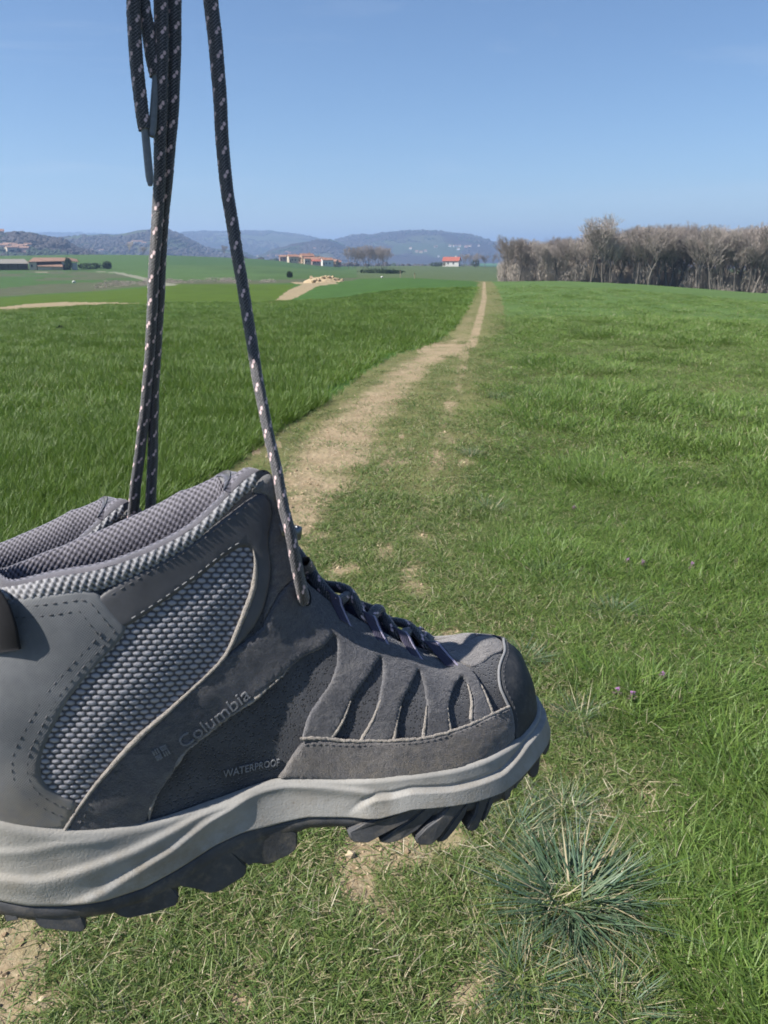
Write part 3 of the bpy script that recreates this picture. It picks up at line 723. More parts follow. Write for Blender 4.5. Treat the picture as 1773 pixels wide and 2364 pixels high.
# ---- buildings
def plain(name, a, b, sc=1.5, rough=.9):
    t = NT(name); v = t.coord('Object'); t.color(t.mix(t.noise(v, sc, 4, .65), a, b)); t.rough(rough); t.bump(t.noise(v, sc*8, 3, .7), .5, .02); return t.m
W_CREAM = plain('render_cream', (.40, .33, .24), (.50, .43, .33)); W_WHITE = plain('render_white', (.52, .50, .46), (.64, .62, .58)); W_OCHRE = plain('render_ochre', (.33, .22, .13), (.42, .30, .19)); W_PINK = plain('render_pink', (.42, .26, .22), (.50, .34, .29)); W_EARTH = plain('rammed_earth', (.30, .23, .15), (.41, .33, .23))
def tiles(name, a, b):
    t = NT(name); v = t.coord('Object'); sx = t.n('ShaderNodeSeparateXYZ'); t.l(v, sx.inputs[0])
    t.color(t.mix(t.noise(v, 2.2, 4, .7), a, b)); t.rough(.9); t.bump(t.math('SINE', t.math('MULTIPLY', sx.outputs[0], 26.0)), .6, .05); return t.m
R_ORANGE = tiles('clay_tiles_orange', (.22, .110, .072), (.31, .165, .105)); R_BROWN = tiles('clay_tiles_brown', (.20, .115, .080), (.32, .20, .145)); R_RED = tiles('clay_tiles_red', (.28, .075, .050), (.36, .12, .08)); R_GREY = plain('fibre_cement_sheet', (.17, .155, .135), (.24, .22, .195), .8)
D_DARK = plain('dark_glass', (.012, .013, .016), (.03, .03, .035), 1, .3); D_WOOD = plain('weathered_wood', (.12, .085, .055), (.22, .16, .11)); D_TARP = plain('green_tarpaulin', (.06, .13, .11), (.09, .17, .145), .6, .5)
def box(name, x0, x1, y0, y1, z0, z1, mat, parent):
    V = [(x, y, z) for z in (z0, z1) for y in (y0, y1) for x in (x0, x1)]
    return obj(name, make_mesh(name, V, [(0, 2, 3, 1), (4, 5, 7, 6), (0, 1, 5, 4), (2, 6, 7, 3), (0, 4, 6, 2), (1, 3, 7, 5)], mat, smooth=False), parent)
def gable_walls(w, d, h, rh, mat, e):
    x, y = w/2, d/2
    V = [(-x, -y, -1), (x, -y, -1), (x, y, -1), (-x, y, -1), (-x, -y, h), (x, -y, h), (x, y, h), (-x, y, h), (-x, 0, h+rh), (x, 0, h+rh)]
    return obj('wall', make_mesh('wall', V, [(0, 1, 5, 4), (1, 2, 6, 9, 5), (2, 3, 7, 6), (3, 0, 4, 8, 7)], mat, smooth=False), e)
def gable_roof(w, d, h, rh, mat, e, ov=.45, th=.22, name='roof'):
    x, y = w/2+ov, d/2+ov; k = rh/(d/2); ze = h-ov*k
    V = []
    for dz in (.04, th): V += [(-x, -y, ze+dz), (x, -y, ze+dz), (x, 0, h+rh+dz), (-x, 0, h+rh+dz), (x, y, ze+dz), (-x, y, ze+dz)]
    F = [(0, 1, 2, 3), (3, 2, 4, 5), (6, 9, 8, 7), (9, 11, 10, 8), (0, 6, 7, 1), (5, 4, 10, 11), (0, 3, 9, 6), (3, 5, 11, 9), (1, 7, 8, 2), (2, 8, 10, 4)]
    return obj(name, make_mesh(name, V, F, mat, smooth=False), e)
def house(b, r, w, d, h, rh, turn, wm, rm, label, group=None, nwin=2, sink=0.0, dz=0.0, name='house', chim=True):
    x, y, z = at(b, r); e = empty(name, (x, y, z-sink+dz), math.radians(turn-b)); tag(e, label, 'house', group)
    gable_walls(w, d, h, rh, wm, e); rf = gable_roof(w, d, h, rh, rm, e)
    if chim: box('chimney', w*.22, w*.22+.7, -.3, .3, h+rh*.5, h+rh+.9, wm, rf)
    for k in range(nwin):
        cx = -w/2+w*(k+1)/(nwin+1)
        for fz in ([1.2, 3.8] if h > 5 else [1.1]):
            wi = box('window', cx-.45, cx+.45, -d/2-.05, -d/2+.05, fz, fz+1.25, D_DARK, e); box('sill', cx-.55, cx+.55, -d/2-.14, -d/2-.053, fz-.12, fz-.02, W_WHITE, wi)
    box('door', -w/2+w*.06, -w/2+w*.06+1.0, -d/2-.06, -d/2+.05, 0, 2.1, D_WOOD, e)
    return e
def farm():
    x, y, z = at(-24.79, 335); e = empty('open_barn', (x, y, z), math.radians(--24.79)); tag(e, 'open fronted barn with dull grey roof and dark interior', 'barn'); e.scale = (.8, .8, .8)
    box('wall', -9, 7.5, 5, 5.3, -1, 3.4, W_EARTH, e); box('wall', -9.3, -9, -5, 5.3, -1, 3.0, W_EARTH, e); box('wall', 7.2, 7.5, -4.5, 5, -1, 3.0, D_DARK, e)
    V = [(-10, -6, 2.6), (8.2, -6, 2.6), (6.4, 0, 4.6), (-10, 0, 4.6), (8.2, 6, 2.9), (-10, 6, 2.9)]; V2 = [(a, b_, c+.2) for a, b_, c in V]
    obj('roof', make_mesh('roof', V+V2, [(0, 1, 2, 3), (3, 2, 4, 5), (6, 9, 8, 7), (9, 11, 10, 8), (0, 6, 7, 1), (1, 7, 8, 2), (2, 8, 10, 4), (4, 10, 11, 5), (5, 11, 9, 3), (3, 9, 6, 0)], R_GREY, smooth=False), e)
    for k in range(5): box('post', -9.4+k*4.1, -9.1+k*4.1, -5.6, -5.3, -1, 2.75, D_WOOD, e)
    x, y, z = at(-22.48, 330); e = empty('farmhouse', (x, y, z), math.radians(--22.48-4)); tag(e, 'long earth walled farmhouse with brown tiled roof and lean-to', 'farmhouse'); e.scale = (.8, .8, .85)
    box('wall', -8.5, -5.2, -3.2, 4, -1, 3.3, W_CREAM, e); box('wall', -5.2, 5.5, 1.0, 4, -1, 3.6, D_WOOD, e); box('wall', 5.5, 8.6, -1.0, 4, -1, 3.7, W_WHITE, e); box('wall', 9.6, 12.2, 0, 4, -1, 3.0, W_WHITE, e)
    V = [(-8.9, -3.7, 3.25), (9.0, -1.6, 3.6), (9.0, 1.6, 5.0), (-6.5, 1.2, 5.0), (13, 5, 3.4), (-8.9, 5, 3.4), (13, -.4, 3.2), (12.4, 2, 4.4)]; V2 = [(a, b_, c+.22) for a, b_, c in V]
    obj('roof', make_mesh('roof', V+V2, [(0, 1, 2, 3), (3, 2, 7, 4, 5), (1, 6, 7, 2), (8, 11, 10, 9), (11, 13, 12, 15, 10), (9, 10, 15, 14), (0, 8, 9, 1), (1, 9, 14, 6), (6, 14, 15, 7), (7, 15, 12, 4), (4, 12, 13, 5), (5, 13, 11, 3), (3, 11, 8, 0)], R_BROWN, smooth=False), e)
    lt = obj('lean_to_roof', make_mesh('lean_to_roof', [(-4.9, -4.4, 1.5), (6.2, -5.0, 1.2), (5.6, -.5, 2.7), (-4.6, -.5, 2.7), (-4.9, -4.4, 1.7), (6.2, -5.0, 1.4), (5.6, -.5, 2.9), (-4.6, -.5, 2.9)], [(0, 3, 2, 1), (4, 5, 6, 7), (0, 1, 5, 4), (1, 2, 6, 5), (2, 3, 7, 6), (3, 0, 4, 7)], R_BROWN, smooth=False), e)
    box('wall', -4.8, 1.2, -4.2, -3.9, -1.5, 1.55, W_CREAM, e); box('wall', 1.2, 6.0, -4.8, -4.5, -1.8, 1.25, W_EARTH, e); box('barn_door', 6.05, 9.2, -3.0, -2.8, -1.2, 1.6, D_DARK, e)
    for cx in (-7.4, 6.6): box('window', cx-.4, cx+.4, -3.26 if cx < 0 else -1.06, -3.15 if cx < 0 else -.95, 1.2, 2.3, D_DARK, e)
farm()
VIL = [(-6.42, 545, 8, 7, 4.2, 1.6, 14, W_CREAM, R_ORANGE, 'cream house at the open end of the orange roofed hamlet'),
       (-6.05, 560, 9, 7, 4.0, 1.7, -8, W_OCHRE, R_BROWN, 'low shaded house beside the cream end house'),
       (-5.45, 560, 11, 8, 5.6, 2.0, 22, W_OCHRE, R_ORANGE, 'tallest ochre house with bright orange roof in the hamlet'),
       (-5.42, 540, 5, 5, 3.8, 1.1, 10, W_CREAM, R_ORANGE, 'small cream gabled house in front of the tallest ochre house'),
       (-4.81, 548, 13, 7, 3.8, 1.7, -6, W_PINK, R_ORANGE, 'long house with broad orange roof in the middle of the hamlet'),
       (-4.78, 528, 7, 5, 2.6, 1.1, 4, W_PINK, R_RED, 'low pink outbuilding in front of the long orange roof'),
       (-4.05, 540, 9, 8, 4.2, 1.7, 16, W_WHITE, R_ORANGE, 'white walled house with orange roof beside the dark evergreen'),
       (-3.68, 548, 9, 6, 3.4, 1.5, -20, W_OCHRE, R_BROWN, 'brown roofed house behind the white walled house'),
       (-3.29, 552, 5, 5, 3.2, 1.2, 10, W_PINK, R_ORANGE, 'small orange roofed shed nearest the leafless copse'),
       (-6.90, 575, 11, 6, 3.4, 1.3, 4, W_PINK, R_BROWN, 'low brown roofed barn behind the cream end house')]
for q in VIL: house(*q[:9], q[9], 'houses of the orange roofed hamlet', 2, 0, .5).scale = (.82, .82, .82)
house(4.78, 555, 11, 8, 3.2, 2.4, -10, W_WHITE, R_RED, 'white farmhouse with bright red roof between dark hedges', None, 2, 0, .4)
def tunnel():
    x, y, z = at(7.35, 560); e = empty('green_tunnel', (x, y, z), math.radians(-7.35)); tag(e, 'long green covered tunnel beside the leafless trees', 'tunnel')
    a = np.linspace(0, math.pi, 12); xs = np.linspace(-6, 6, 13); V = np.array([(x_, 2.0*math.cos(t_), 2.2*math.sin(t_)+.08*math.sin(x_*3)) for x_ in xs for t_ in a])
    obj('cover', make_mesh('cover', V, grid_faces(13, 12), D_TARP), e)
    for x_ in (-6.03, 6.03): obj('end_panel', make_mesh('end_panel', [(x_, 2.0*math.cos(t_), 2.2*math.sin(t_)) for t_ in a], [tuple(range(12))], D_TARP, smooth=False), e)
tunnel()
def far_house(b, tan_el, r0, w, h, wm, rm, label, group, turn=0):
    r, z = slope_site(b, tan_el, r0)
    x, y = r*math.sin(math.radians(b)), r*math.cos(math.radians(b)); e = empty('far_house', (x, y, z), math.radians(turn-b)); tag(e, label, 'house', group)
    gable_walls(w, w*.7, h, h*.35, wm, e); gable_roof(w, w*.7, h, h*.35, rm, e, .5, .4)
    box('foundation', -w/2+.1, w/2-.1, -w*.35+.1, w*.35-.1, -4, -1, wm, e)
FH = 'pale walled house in the far village on the wooded left hill'
for q in ((-24.96, 0.0092, 840, 9, 4, W_WHITE), (-24.71, 0.0106, 840, 11, 4, W_WHITE), (-24.48, 0.0101, 840, 8, 4, W_WHITE), (-24.20, 0.0088, 840, 11, 4, W_CREAM), (-23.92, 0.0092, 840, 11, 4, W_CREAM), (-23.62, 0.0102, 840, 7, 4, W_WHITE), (-24.59, 0.0064, 840, 12, 4, W_CREAM), (-23.82, 0.0060, 840, 10, 4, W_PINK)): far_house(*q, R_BROWN, FH, "houses of the far left village", random.uniform(-30, 30))
far_house(-25.24, 0.0219, 900, 14, 7, W_CREAM, R_ORANGE, 'orange roofed house on the crest of the wooded left hill', None)
far_house(-19.79, 0.0067, 720, 6, 3.6, W_CREAM, R_BROWN, 'cream cottage standing alone beyond the left field', None, 10)
far_house(-19.16, 0.0067, 720, 8, 3.4, W_WHITE, R_BROWN, 'pale long house next to the tall dark cypress', None, 10)
for q in ((-16.95, 0.0155, 1450, 14, 5, W_WHITE), (-16.67, 0.0155, 1450, 11, 5, W_WHITE), (-17.28, 0.0140, 1450, 9, 5, W_WHITE), (-16.39, 0.0136, 1450, 8, 5, W_WHITE)): far_house(*q, R_BROWN, "white building of the hamlet below the rounded wooded hill", "hamlet below the rounded hill", random.uniform(-20, 20))
for q in ((-8.79, 0.0010, 720, 8, 3.8, W_WHITE), (-8.10, 0.0010, 720, 8, 3.8, W_CREAM), (-7.50, 0.0015, 720, 8, 3.8, W_CREAM), (-6.81, 0.0055, 720, 9, 3.8, W_WHITE), (-6.63, 0.0040, 720, 8, 3.8, W_WHITE), (-4.87, 0.0096, 720, 8, 3.8, W_WHITE)): far_house(*q, R_ORANGE, "small pale house scattered behind the orange roofed hamlet", "houses behind the hamlet", random.uniform(-25, 25))
for q in ((3.65, 0.0121, 1200, 11, 4.5, W_CREAM), (4.63, 0.0131, 1200, 10, 4.5, W_WHITE), (4.99, 0.0131, 1200, 13, 4.5, W_WHITE), (5.30, 0.0131, 1200, 9, 4.5, W_WHITE), (5.23, 0.0096, 1200, 9, 4.5, W_WHITE), (5.75, 0.0126, 1200, 11, 4.5, W_PINK), (6.02, 0.0131, 1200, 10, 4.5, W_CREAM), (6.63, 0.0135, 1200, 7, 4.5, W_WHITE), (1.88, 0.0106, 1200, 8, 4.5, W_WHITE), (2.31, 0.0066, 1200, 11, 4.5, W_CREAM), (2.62, 0.0061, 1200, 10, 4.5, W_CREAM), (2.92, 0.0071, 1200, 10, 4.5, W_CREAM)): far_house(*q, R_BROWN, "pale house of the far village at the foot of the long blue hill", "village below the long blue hill", random.uniform(-20, 20))
far_house(3.84, 0.0010, 800, 7, 4, W_WHITE, R_GREY, 'lone white house beyond the valley hedges', None)
# pale sheds glimpsed through the wood
for b_ in (21.71, 22.19, 22.66, 22.97, 24.20, 24.56):
    x, y, z = at(b_, 215); e = empty('white_shed', (x, y, z), .3-math.radians(b_)); tag(e, 'low white shed glimpsed between the trunks of the wood', 'shed', 'white sheds behind the wood')
    gable_walls(2.2, 1.6, 1.4, .4, W_WHITE, e); gable_roof(2.2, 1.6, 1.4, .4, R_GREY, e, .15, .1); box('door', -.4, .4, -.86, -.78, 0, 1.2, D_WOOD, e)

# ---- manure heap and the little things in the fields
M_HEAP = plain('straw_manure', (.23, .17, .10), (.42, .33, .21), 3)
def heap():
    x0, y0 = (-8.8, 117.8); e = empty('manure_heap', (x0, y0, float(zg(x0, y0)))); tag(e, 'lumpy brown manure heap at the end of the dirt strip', 'heap')
    g = np.random.default_rng(5); V = []; 
    nx, ny = 46, 22; X, Y = np.meshgrid(np.linspace(-3.0, 3.2, nx), np.linspace(-1.9, 1.9, ny), indexing='ij')
    m = np.clip(1-(X/3.1)**2-(Y/1.9)**2, 0, 1)**.6; Z = m*(.35+.95*fbm(X+9, Y+3, 1.5, 4, 4)+.35*(fbm(X, Y, 4.2, 9, 3)-.5))-.08
    obj('mound', make_mesh('mound', np.stack([X, Y, Z], -1).reshape(-1, 3), grid_faces(nx, ny), M_HEAP, smooth=False), e)
    for k in range(26):
        bm = bmesh.new(); bmesh.ops.create_icosphere(bm, subdivisions=1, radius=random.uniform(.12, .34))
        for q in bm.verts: q.co *= random.uniform(.65, 1.3)
        me = bpy.data.meshes.new('clod'); bm.to_mesh(me); bm.free(); me.materials.append(M_HEAP)
        cx, cy = random.uniform(-2.2, 3.0), random.uniform(-1.6, 1.0); c = obj('clod', me, e); mm = max(0, 1-(cx/3.1)**2-(cy/1.9)**2)**.6; c.location = (cx, cy, .05+mm*.75)
heap()
def post(p, h, label):
    e = empty('marker_post', (p[0], p[1], float(zg(p[0], p[1])))); tag(e, label, 'post')
    box('shaft', -.06, .06, -.06, .06, -.3, h, W_EARTH, e); box('cap', -.13, .13, -.13, .13, h+.002, h+.10, D_WOOD, e)
post((3.2, 158.5), 1.3, 'pale marker post standing at the far edge of the wheat'); post((5.3, 140.0), .8, 'short pale stake at the far edge of the wheat')
def boulder(p, s, label):
    bm = bmesh.new(); bmesh.ops.create_icosphere(bm, subdivisions=3, radius=s)
    for q in bm.verts: q.co *= 1+.25*math.sin(q.co.x/s*3+1)*math.cos(q.co.y/s*2.5+q.co.z/s*2); q.co.z *= .7
    me = bpy.data.meshes.new('boulder'); bm.to_mesh(me); bm.free(); me.materials.append(W_WHITE); o = obj('boulder', me); o.location = (p[0], p[1], float(zg(p[0], p[1]))+s*.35); tag(o, label, 'stone')
boulder((-66.5, 172.3), .42, 'white stone lying alone in the field below the farm'); boulder((-0.4, 169.9), .3, 'pale stone at the edge of the wheat near the hedge')

# ---- the air: thin even haze over the whole valley
hz = bpy.data.materials.new('haze_air'); hz.use_nodes = True; ht = hz.node_tree; ht.nodes.clear()
h_o = ht.nodes.new('ShaderNodeOutputMaterial'); h_v = ht.nodes.new('ShaderNodeVolumePrincipled')
h_v.inputs['Density'].default_value = HAZE_D; h_v.inputs['Color'].default_value = (.44, .64, 1.0, 1); h_v.inputs['Anisotropy'].default_value = .2
ht.links.new(h_v.outputs[0], h_o.inputs['Volume'])
haze = box('haze', -9300, 9300, -9300, 9300, -70, 190, hz, None); tag(haze, 'thin pale blue haze over the valley', 'haze', kind='stuff')
# ================================================================== hiking boots
# ---- boot last: sections (feather edge, low, high, top) in mm, y<0 is the lettered side
def crom(keys,t):
    """smooth interpolation of rows of keys at fractional index t (pchip-like tangents)"""
    K=np.asarray(keys,float); n=len(K); t=np.clip(np.asarray(t,float),0,n-1-1e-9)
    i=np.floor(t).astype(int); s=(t-i)[...,None]
    m=np.zeros_like(K); m[1:-1]=(K[2:]-K[:-2])/2; m[0]=K[1]-K[0]; m[-1]=K[-1]-K[-2]
    a,b,ma,mb=K[i],K[i+1],m[i],m[i+1]
    return a*(2*s**3-3*s**2+1)+ma*(s**3-2*s**2+s)+b*(-2*s**3+3*s**2)+mb*(s**3-s**2)
# sections: feather, low, high, top  (x,y,z) mm ; y negative = outer side
SEC=[ # F              M1              M2             T
 [( 6,0,60),     ( 0,0,86),      (12,0,115),    ( 36,0,143)],
 [(10,-19,59),   ( 4,-18,86),    (16,-17,115),  ( 40,-14,144)],
 [(26,-32,55),   (22,-33,86),    (31,-31,115),  ( 47,-24,146)],
 [(52,-37,45),   (50,-38,80),    (54,-36,113),  ( 62,-30,149)],
 [(82,-36,39),   (82,-38,80),    (83,-36,116),  ( 86,-32,151)],
 [(112,-33,40),  (112,-35,80),   (113,-33,120), (116,-28,160)],
 [(138,-33,43),  (140,-33,82),   (144,-27,130), (150,-18,180)],
 [(158,-37,41),  (157,-33,79),   (157,-24,116), (158,-15,154)],
 [(178,-42,39),  (174,-36,69),   (168,-26,101), (161,-13,131)],
 [(200,-46,38),  (194,-40,62),   (186,-28,88),  (176,-12,114)],
 [(220,-47,37),  (214,-41,58),   (206,-29,79),  (196,-12,98)],
 [(240,-43,37),  (234,-38,56),   (226,-27,71),  (216,-11,84)],
 [(259,-33,37),  (255,-31,55),   (247,-23,70),  (232,-9,77)],
 [(274,-19,39),  (271,-18,57),   (262,-14,71),  (245,-5,79)],
 [(280,0,40),    (278,0,58),     (269,0,72),    (252,0,79)]]
SEC=np.array(SEC,float); NU=len(SEC)-1
def S(u,v,side=1,off=0.0):
    """u in 0..NU, v in 0..1 ; side=+1 outer(near) side, -1 the far side"""
    u=np.asarray(u,float); v=np.asarray(v,float)
    P=crom(SEC.reshape(len(SEC),-1),u).reshape(u.shape+(4,3))
    # interpolate in v through 4 pts (lagrange cubic)
    w=v*3
    L0=(w-1)*(w-2)*(w-3)/-6; L1=w*(w-2)*(w-3)/2; L2=w*(w-1)*(w-3)/-2; L3=w*(w-1)*(w-2)/6
    Q=P[...,0,:]*L0[...,None]+P[...,1,:]*L1[...,None]+P[...,2,:]*L2[...,None]+P[...,3,:]*L3[...,None]
    if side<0:
        dz=np.interp(u,[0,1,2,3,4,5,5.5,6,6.6,8],[0,-3,-5,-5,0,3,-3,-20,-20,0])*v**2.5
        Q=Q*np.array([1,-.97,1]); Q[...,2]+=dz
    return Q
def SN(u,v,side=1):
    e=1e-3; u=np.asarray(u,float); v=np.asarray(v,float)
    du=S(np.clip(u+e,0,NU),v)-S(np.clip(u-e,0,NU),v); dv=S(u,v+e)-S(u,v-e)
    n=np.cross(du,dv); n/=np.linalg.norm(n,axis=-1,keepdims=True)+1e-12
    if side<0: n=n*np.array([1,-1,1])
    return n

# ---- boot materials
def suede(name, ca, cb, sheen=.35, scale=420, dust=.30):
    t = NT(name); v = t.coord('Object'); sx = t.n('ShaderNodeSeparateXYZ'); t.l(v, sx.inputs[0])
    big = t.noise(v, 38, 4, .6); fine = t.noise(v, 1700, 3, .75); mid = t.noise(v, scale, 4, .7)
    f = t.math('ADD', t.math('MULTIPLY', big, .45), t.math('MULTIPLY', mid, .55))
    c = t.mix(t.rng(f, .38, .62), ca, cb)
    c = t.mix(t.rng(fine, .50, .68, 0, .45), c, tuple(1.7*q for q in cb))            # raised nap fibres
    brush = t.noise(t.coord('Object', (55, 55, 160), (0, .6, 0)), 1.0, 5, .7, 1.2)
    c = t.mix(t.rng(brush, .50, .66, 0, dust), c, (.240, .222, .205))                 # dry dust rubbed in
    low = t.math('MULTIPLY', t.rng(sx.outputs[2], .062, .038), t.rng(t.noise(v, 160, 5, .7), .40, .62))
    c = t.mix(t.math('MULTIPLY', low, .5), c, (.20, .165, .12))
    pits = t.rng(t.vor(v, 190), .0, .10)
    c = t.mix(t.math('MULTIPLY', t.math('SUBTRACT', 1.0, pits), .7), c, (.012, .012, .016))
    t.color(c); t.rough(.95); t.b.inputs['Specular IOR Level'].default_value = .12
    t.sheen(sheen, .55, (.9, .88, .9))
    t.bump(t.math('ADD', fine, t.math('MULTIPLY', mid, 1.5)), 1.0, .0009)
    return t.m
def fabric(name, ca, cb, rough=.85, weave=1100.0, bd=.0003, sheen=.25, dirt=None):
    t = NT(name); v = t.coord('Object')
    sx = t.n('ShaderNodeSeparateXYZ'); t.l(v, sx.inputs[0])
    w = t.math('MULTIPLY', t.math('SINE', t.math('MULTIPLY', sx.outputs[0], weave*6.28)), t.math('SINE', t.math('MULTIPLY', sx.outputs[2], weave*6.28)))
    big = t.noise(v, 30, 5, .62)
    c = t.mix(t.rng(big, .38, .64), ca, cb)
    if dirt:
        lo = t.math('MULTIPLY', t.rng(sx.outputs[2], .085, .045), t.rng(t.noise(v, 90, 5, .7), .3, .62))
        c = t.mix(t.math('MULTIPLY', lo, .75), c, dirt)
    t.color(c); t.rough(rough); t.sheen(sheen, .5)
    t.bump(t.math('ADD', t.math('MULTIPLY', w, .5), t.noise(v, 260, 4, .6)), .5, bd)
    return t.m
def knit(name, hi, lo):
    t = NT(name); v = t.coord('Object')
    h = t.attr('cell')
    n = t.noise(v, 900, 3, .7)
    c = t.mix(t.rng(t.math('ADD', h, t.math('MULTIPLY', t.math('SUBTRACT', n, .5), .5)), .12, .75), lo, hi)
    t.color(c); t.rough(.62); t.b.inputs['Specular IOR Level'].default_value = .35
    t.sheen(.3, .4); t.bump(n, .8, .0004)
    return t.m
M_SUEDE = suede('suede_blue_grey', (.046, .047, .054), (.098, .097, .106))
M_SUEDE_LIT = suede('suede_sunlit', (.115, .106, .102), (.185, .172, .165), .4)  # paler, warmer suede copy: sun on the toe top put into its colour
M_SUEDE_MUD = suede('suede_mudguard', (.056, .053, .054), (.125, .116, .114), .4, 300)
M_TAB = suede('suede_tab', (.085, .085, .088), (.14, .14, .142), .4)
M_RAW = suede('raw_suede_edge', (.20, .175, .15), (.33, .295, .255), .4, 700)
M_HEEL = fabric('heel_counter_fabric', (.088, .093, .101), (.155, .158, .164), .75, 900, .00025, .3, (.22, .18, .13))
M_BAND = fabric('smooth_collar_film', (.058, .057, .062), (.090, .088, .094), .55, 1500, .00006, .1)
M_BASE = fabric('upper_textile', (.013, .014, .018), (.030, .031, .037), .9, 850, .00025, .3)
def dotted():
    t = NT('upper_dotted_mesh'); v = t.coord('Object')
    dots = t.rng(t.vor(v, 760), .20, .38); big = t.noise(v, 45, 4, .65); n = t.noise(v, 1500, 3, .7)
    c = t.mix(t.rng(big, .36, .66), (.032, .033, .039), (.068, .069, .077))
    c = t.mix(t.rng(n, .5, .7, 0, .5), c, (.11, .11, .12)); c = t.mix(dots, (.010, .010, .013), c)
    t.color(c); t.rough(.85); t.sheen(.3, .5); t.bump(t.math('ADD', dots, t.math('MULTIPLY', n, .6)), .8, .0006); return t.m
M_BASE = dotted()
M_BIND = fabric('rim_binding', (.055, .051, .062), (.105, .097, .112), .9, 1600, .0005, .5)
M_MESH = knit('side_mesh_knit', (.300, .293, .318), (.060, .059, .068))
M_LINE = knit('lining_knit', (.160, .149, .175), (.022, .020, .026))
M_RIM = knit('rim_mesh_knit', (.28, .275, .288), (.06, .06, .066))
M_WEB = fabric('webbing_loop', (.025, .022, .045), (.045, .040, .07), .8, 600, .0003, .2)
M_STRIPE = fabric('webbing_stripe', (.22, .20, .28), (.32, .29, .38), .8, 600, .0002, .2)
M_TABBLK = fabric('pull_tab_webbing', (.006, .006, .008), (.013, .013, .016), .9, 1300, .0003, .05)
M_STITCH = fabric('stitch_thread', (.045, .045, .05), (.085, .085, .09), .7, 2000, .0001, .2)
M_STITCH_L = fabric('stitch_thread_pale', (.15, .15, .155), (.24, .24, .245), .7, 2000, .0001, .2)
M_PRINT = fabric('printed_lettering', (.19, .19, .20), (.26, .26, .27), .7, 2000, .0001, .1)
M_EMBOSS = suede('embossed_lettering', (.150, .152, .162), (.235, .235, .245), .4, 800, 0.0)
M_LOGO = suede('embossed_emblem', (.19, .193, .20), (.28, .28, .288), .4, 800, 0.0)

def rubber(name, ca, cb, dust, rough=.62):
    t = NT(name); v = t.coord('Object')
    f = t.noise(v, 55, 5, .65)
    c = t.mix(t.rng(f, .35, .7), ca, cb)
    d = t.rng(t.noise(v, 130, 6, .72), .50, .72)
    c = t.mix(t.math('MULTIPLY', d, .55), c, dust)
    t.color(c); t.rough(t.rng(f, .3, .7, rough-.1, rough+.2))
    t.bump(t.math('ADD', t.noise(v, 700, 4, .7), t.math('MULTIPLY', f, .6)), .35, .0005)
    return t.m
M_TOE = rubber('toe_cap_rubber', (.026, .028, .032), (.052, .054, .060), (.125, .118, .108), .62)
M_OUT = rubber('outsole_rubber', (.040, .041, .046), (.085, .086, .092), (.19, .16, .125), .6)

def eva():
    t = NT('midsole_foam'); v = t.coord('Object'); sx = t.n('ShaderNodeSeparateXYZ'); t.l(v, sx.inputs[0])
    f = t.noise(v, 26, 5, .62)
    c = t.mix(t.rng(f, .34, .68), (.205, .198, .186), (.315, .306, .288))
    stain = t.math('MULTIPLY', t.rng(t.noise(v, 75, 6, .7), .42, .62), t.rng(sx.outputs[2], .046, .014))
    c = t.mix(t.math('MULTIPLY', stain, .8), c, (.19, .155, .11))
    scuff = t.rng(t.noise(t.coord('Object', (1, 1, 3.5), (0, .5, 0)), 60, 6, .75), .56, .70)
    c = t.mix(t.math('MULTIPLY', scuff, .5), c, (.18, .168, .148))
    spk = t.math('MULTIPLY', t.rng(t.vor(v, 260), .16, .05), t.rng(t.noise(v, 48, 4, .7), .50, .62))
    c = t.mix(t.math('MULTIPLY', spk, .75), c, (.13, .098, .066))
    heelb = t.rng(sx.outputs[0], .09, .0); c = t.mix(t.math('MULTIPLY', heelb, .45), c, (.36, .33, .275))
    # thin dark compression creases
    wv = t.coord('Object', (38, 60, 150), (0, -.25, 0))
    cr = t.math('ABSOLUTE', t.math('SUBTRACT', t.noise(wv, 1.0, 3, .5, .6), .5))
    crease = t.math('MAXIMUM', t.rng(cr, .0, .012), t.rng(t.noise(v, 33, 2, .5), .57, .53))
    wv2 = t.coord('Object', (170, 60, 40), (0, .35, 0))
    cr2 = t.math('ABSOLUTE', t.math('SUBTRACT', t.noise(wv2, 1.0, 2, .5, .8), .5))
    crease2 = t.math('MAXIMUM', t.rng(cr2, .0, .010), t.rng(t.noise(v, 26, 2, .5), .60, .56))
    k = t.math('MULTIPLY', crease, crease2)
    c = t.mix(t.math('MULTIPLY', t.math('SUBTRACT', 1.0, k), .04), c, (.17, .16, .15))
    t.color(c); t.rough(.72); t.b.inputs['Specular IOR Level'].default_value = .28
    h = t.math('ADD', t.math('MULTIPLY', k, .12), t.math('MULTIPLY', t.noise(v, 900, 3, .6), .35))
    h = t.math('ADD', h, t.math('MULTIPLY', f, .8))
    t.bump(h, .7, .0007)
    return t.m
M_EVA = eva()
def metal(name, c, r):
    t = NT(name); v = t.coord('Object'); f = t.noise(v, 400, 3, .6)
    t.color(c); t.b.inputs['Metallic'].default_value = .9; t.rough(t.rng(f, .3, .7, r, r+.2)); return t.m
M_HOOK = metal('dark_hook_metal', (.16, .17, .19), .25)
def lace_mat():
    t = NT('braided_lace'); v = t.coord('Object')
    fl = t.attr('fleck'); h = t.attr('cell')
    n = t.noise(v, 2600, 3, .75)
    c = t.mix(t.rng(t.math('ADD', h, t.math('MULTIPLY', n, .5)), .62, 1.18), (.008, .008, .010), (.205, .195, .210))  # fibre highlights painted grey on the braid tops, shaded gaps near black
    c = t.mix(t.rng(fl, .35, .6), c, (.70, .51, .51))
    t.color(c); t.rough(.45); t.b.inputs['Specular IOR Level'].default_value = .6
    t.sheen(.35, .35, (.95, .9, .92)); t.bump(n, .8, .0005)
    return t.m
M_LACE = lace_mat()
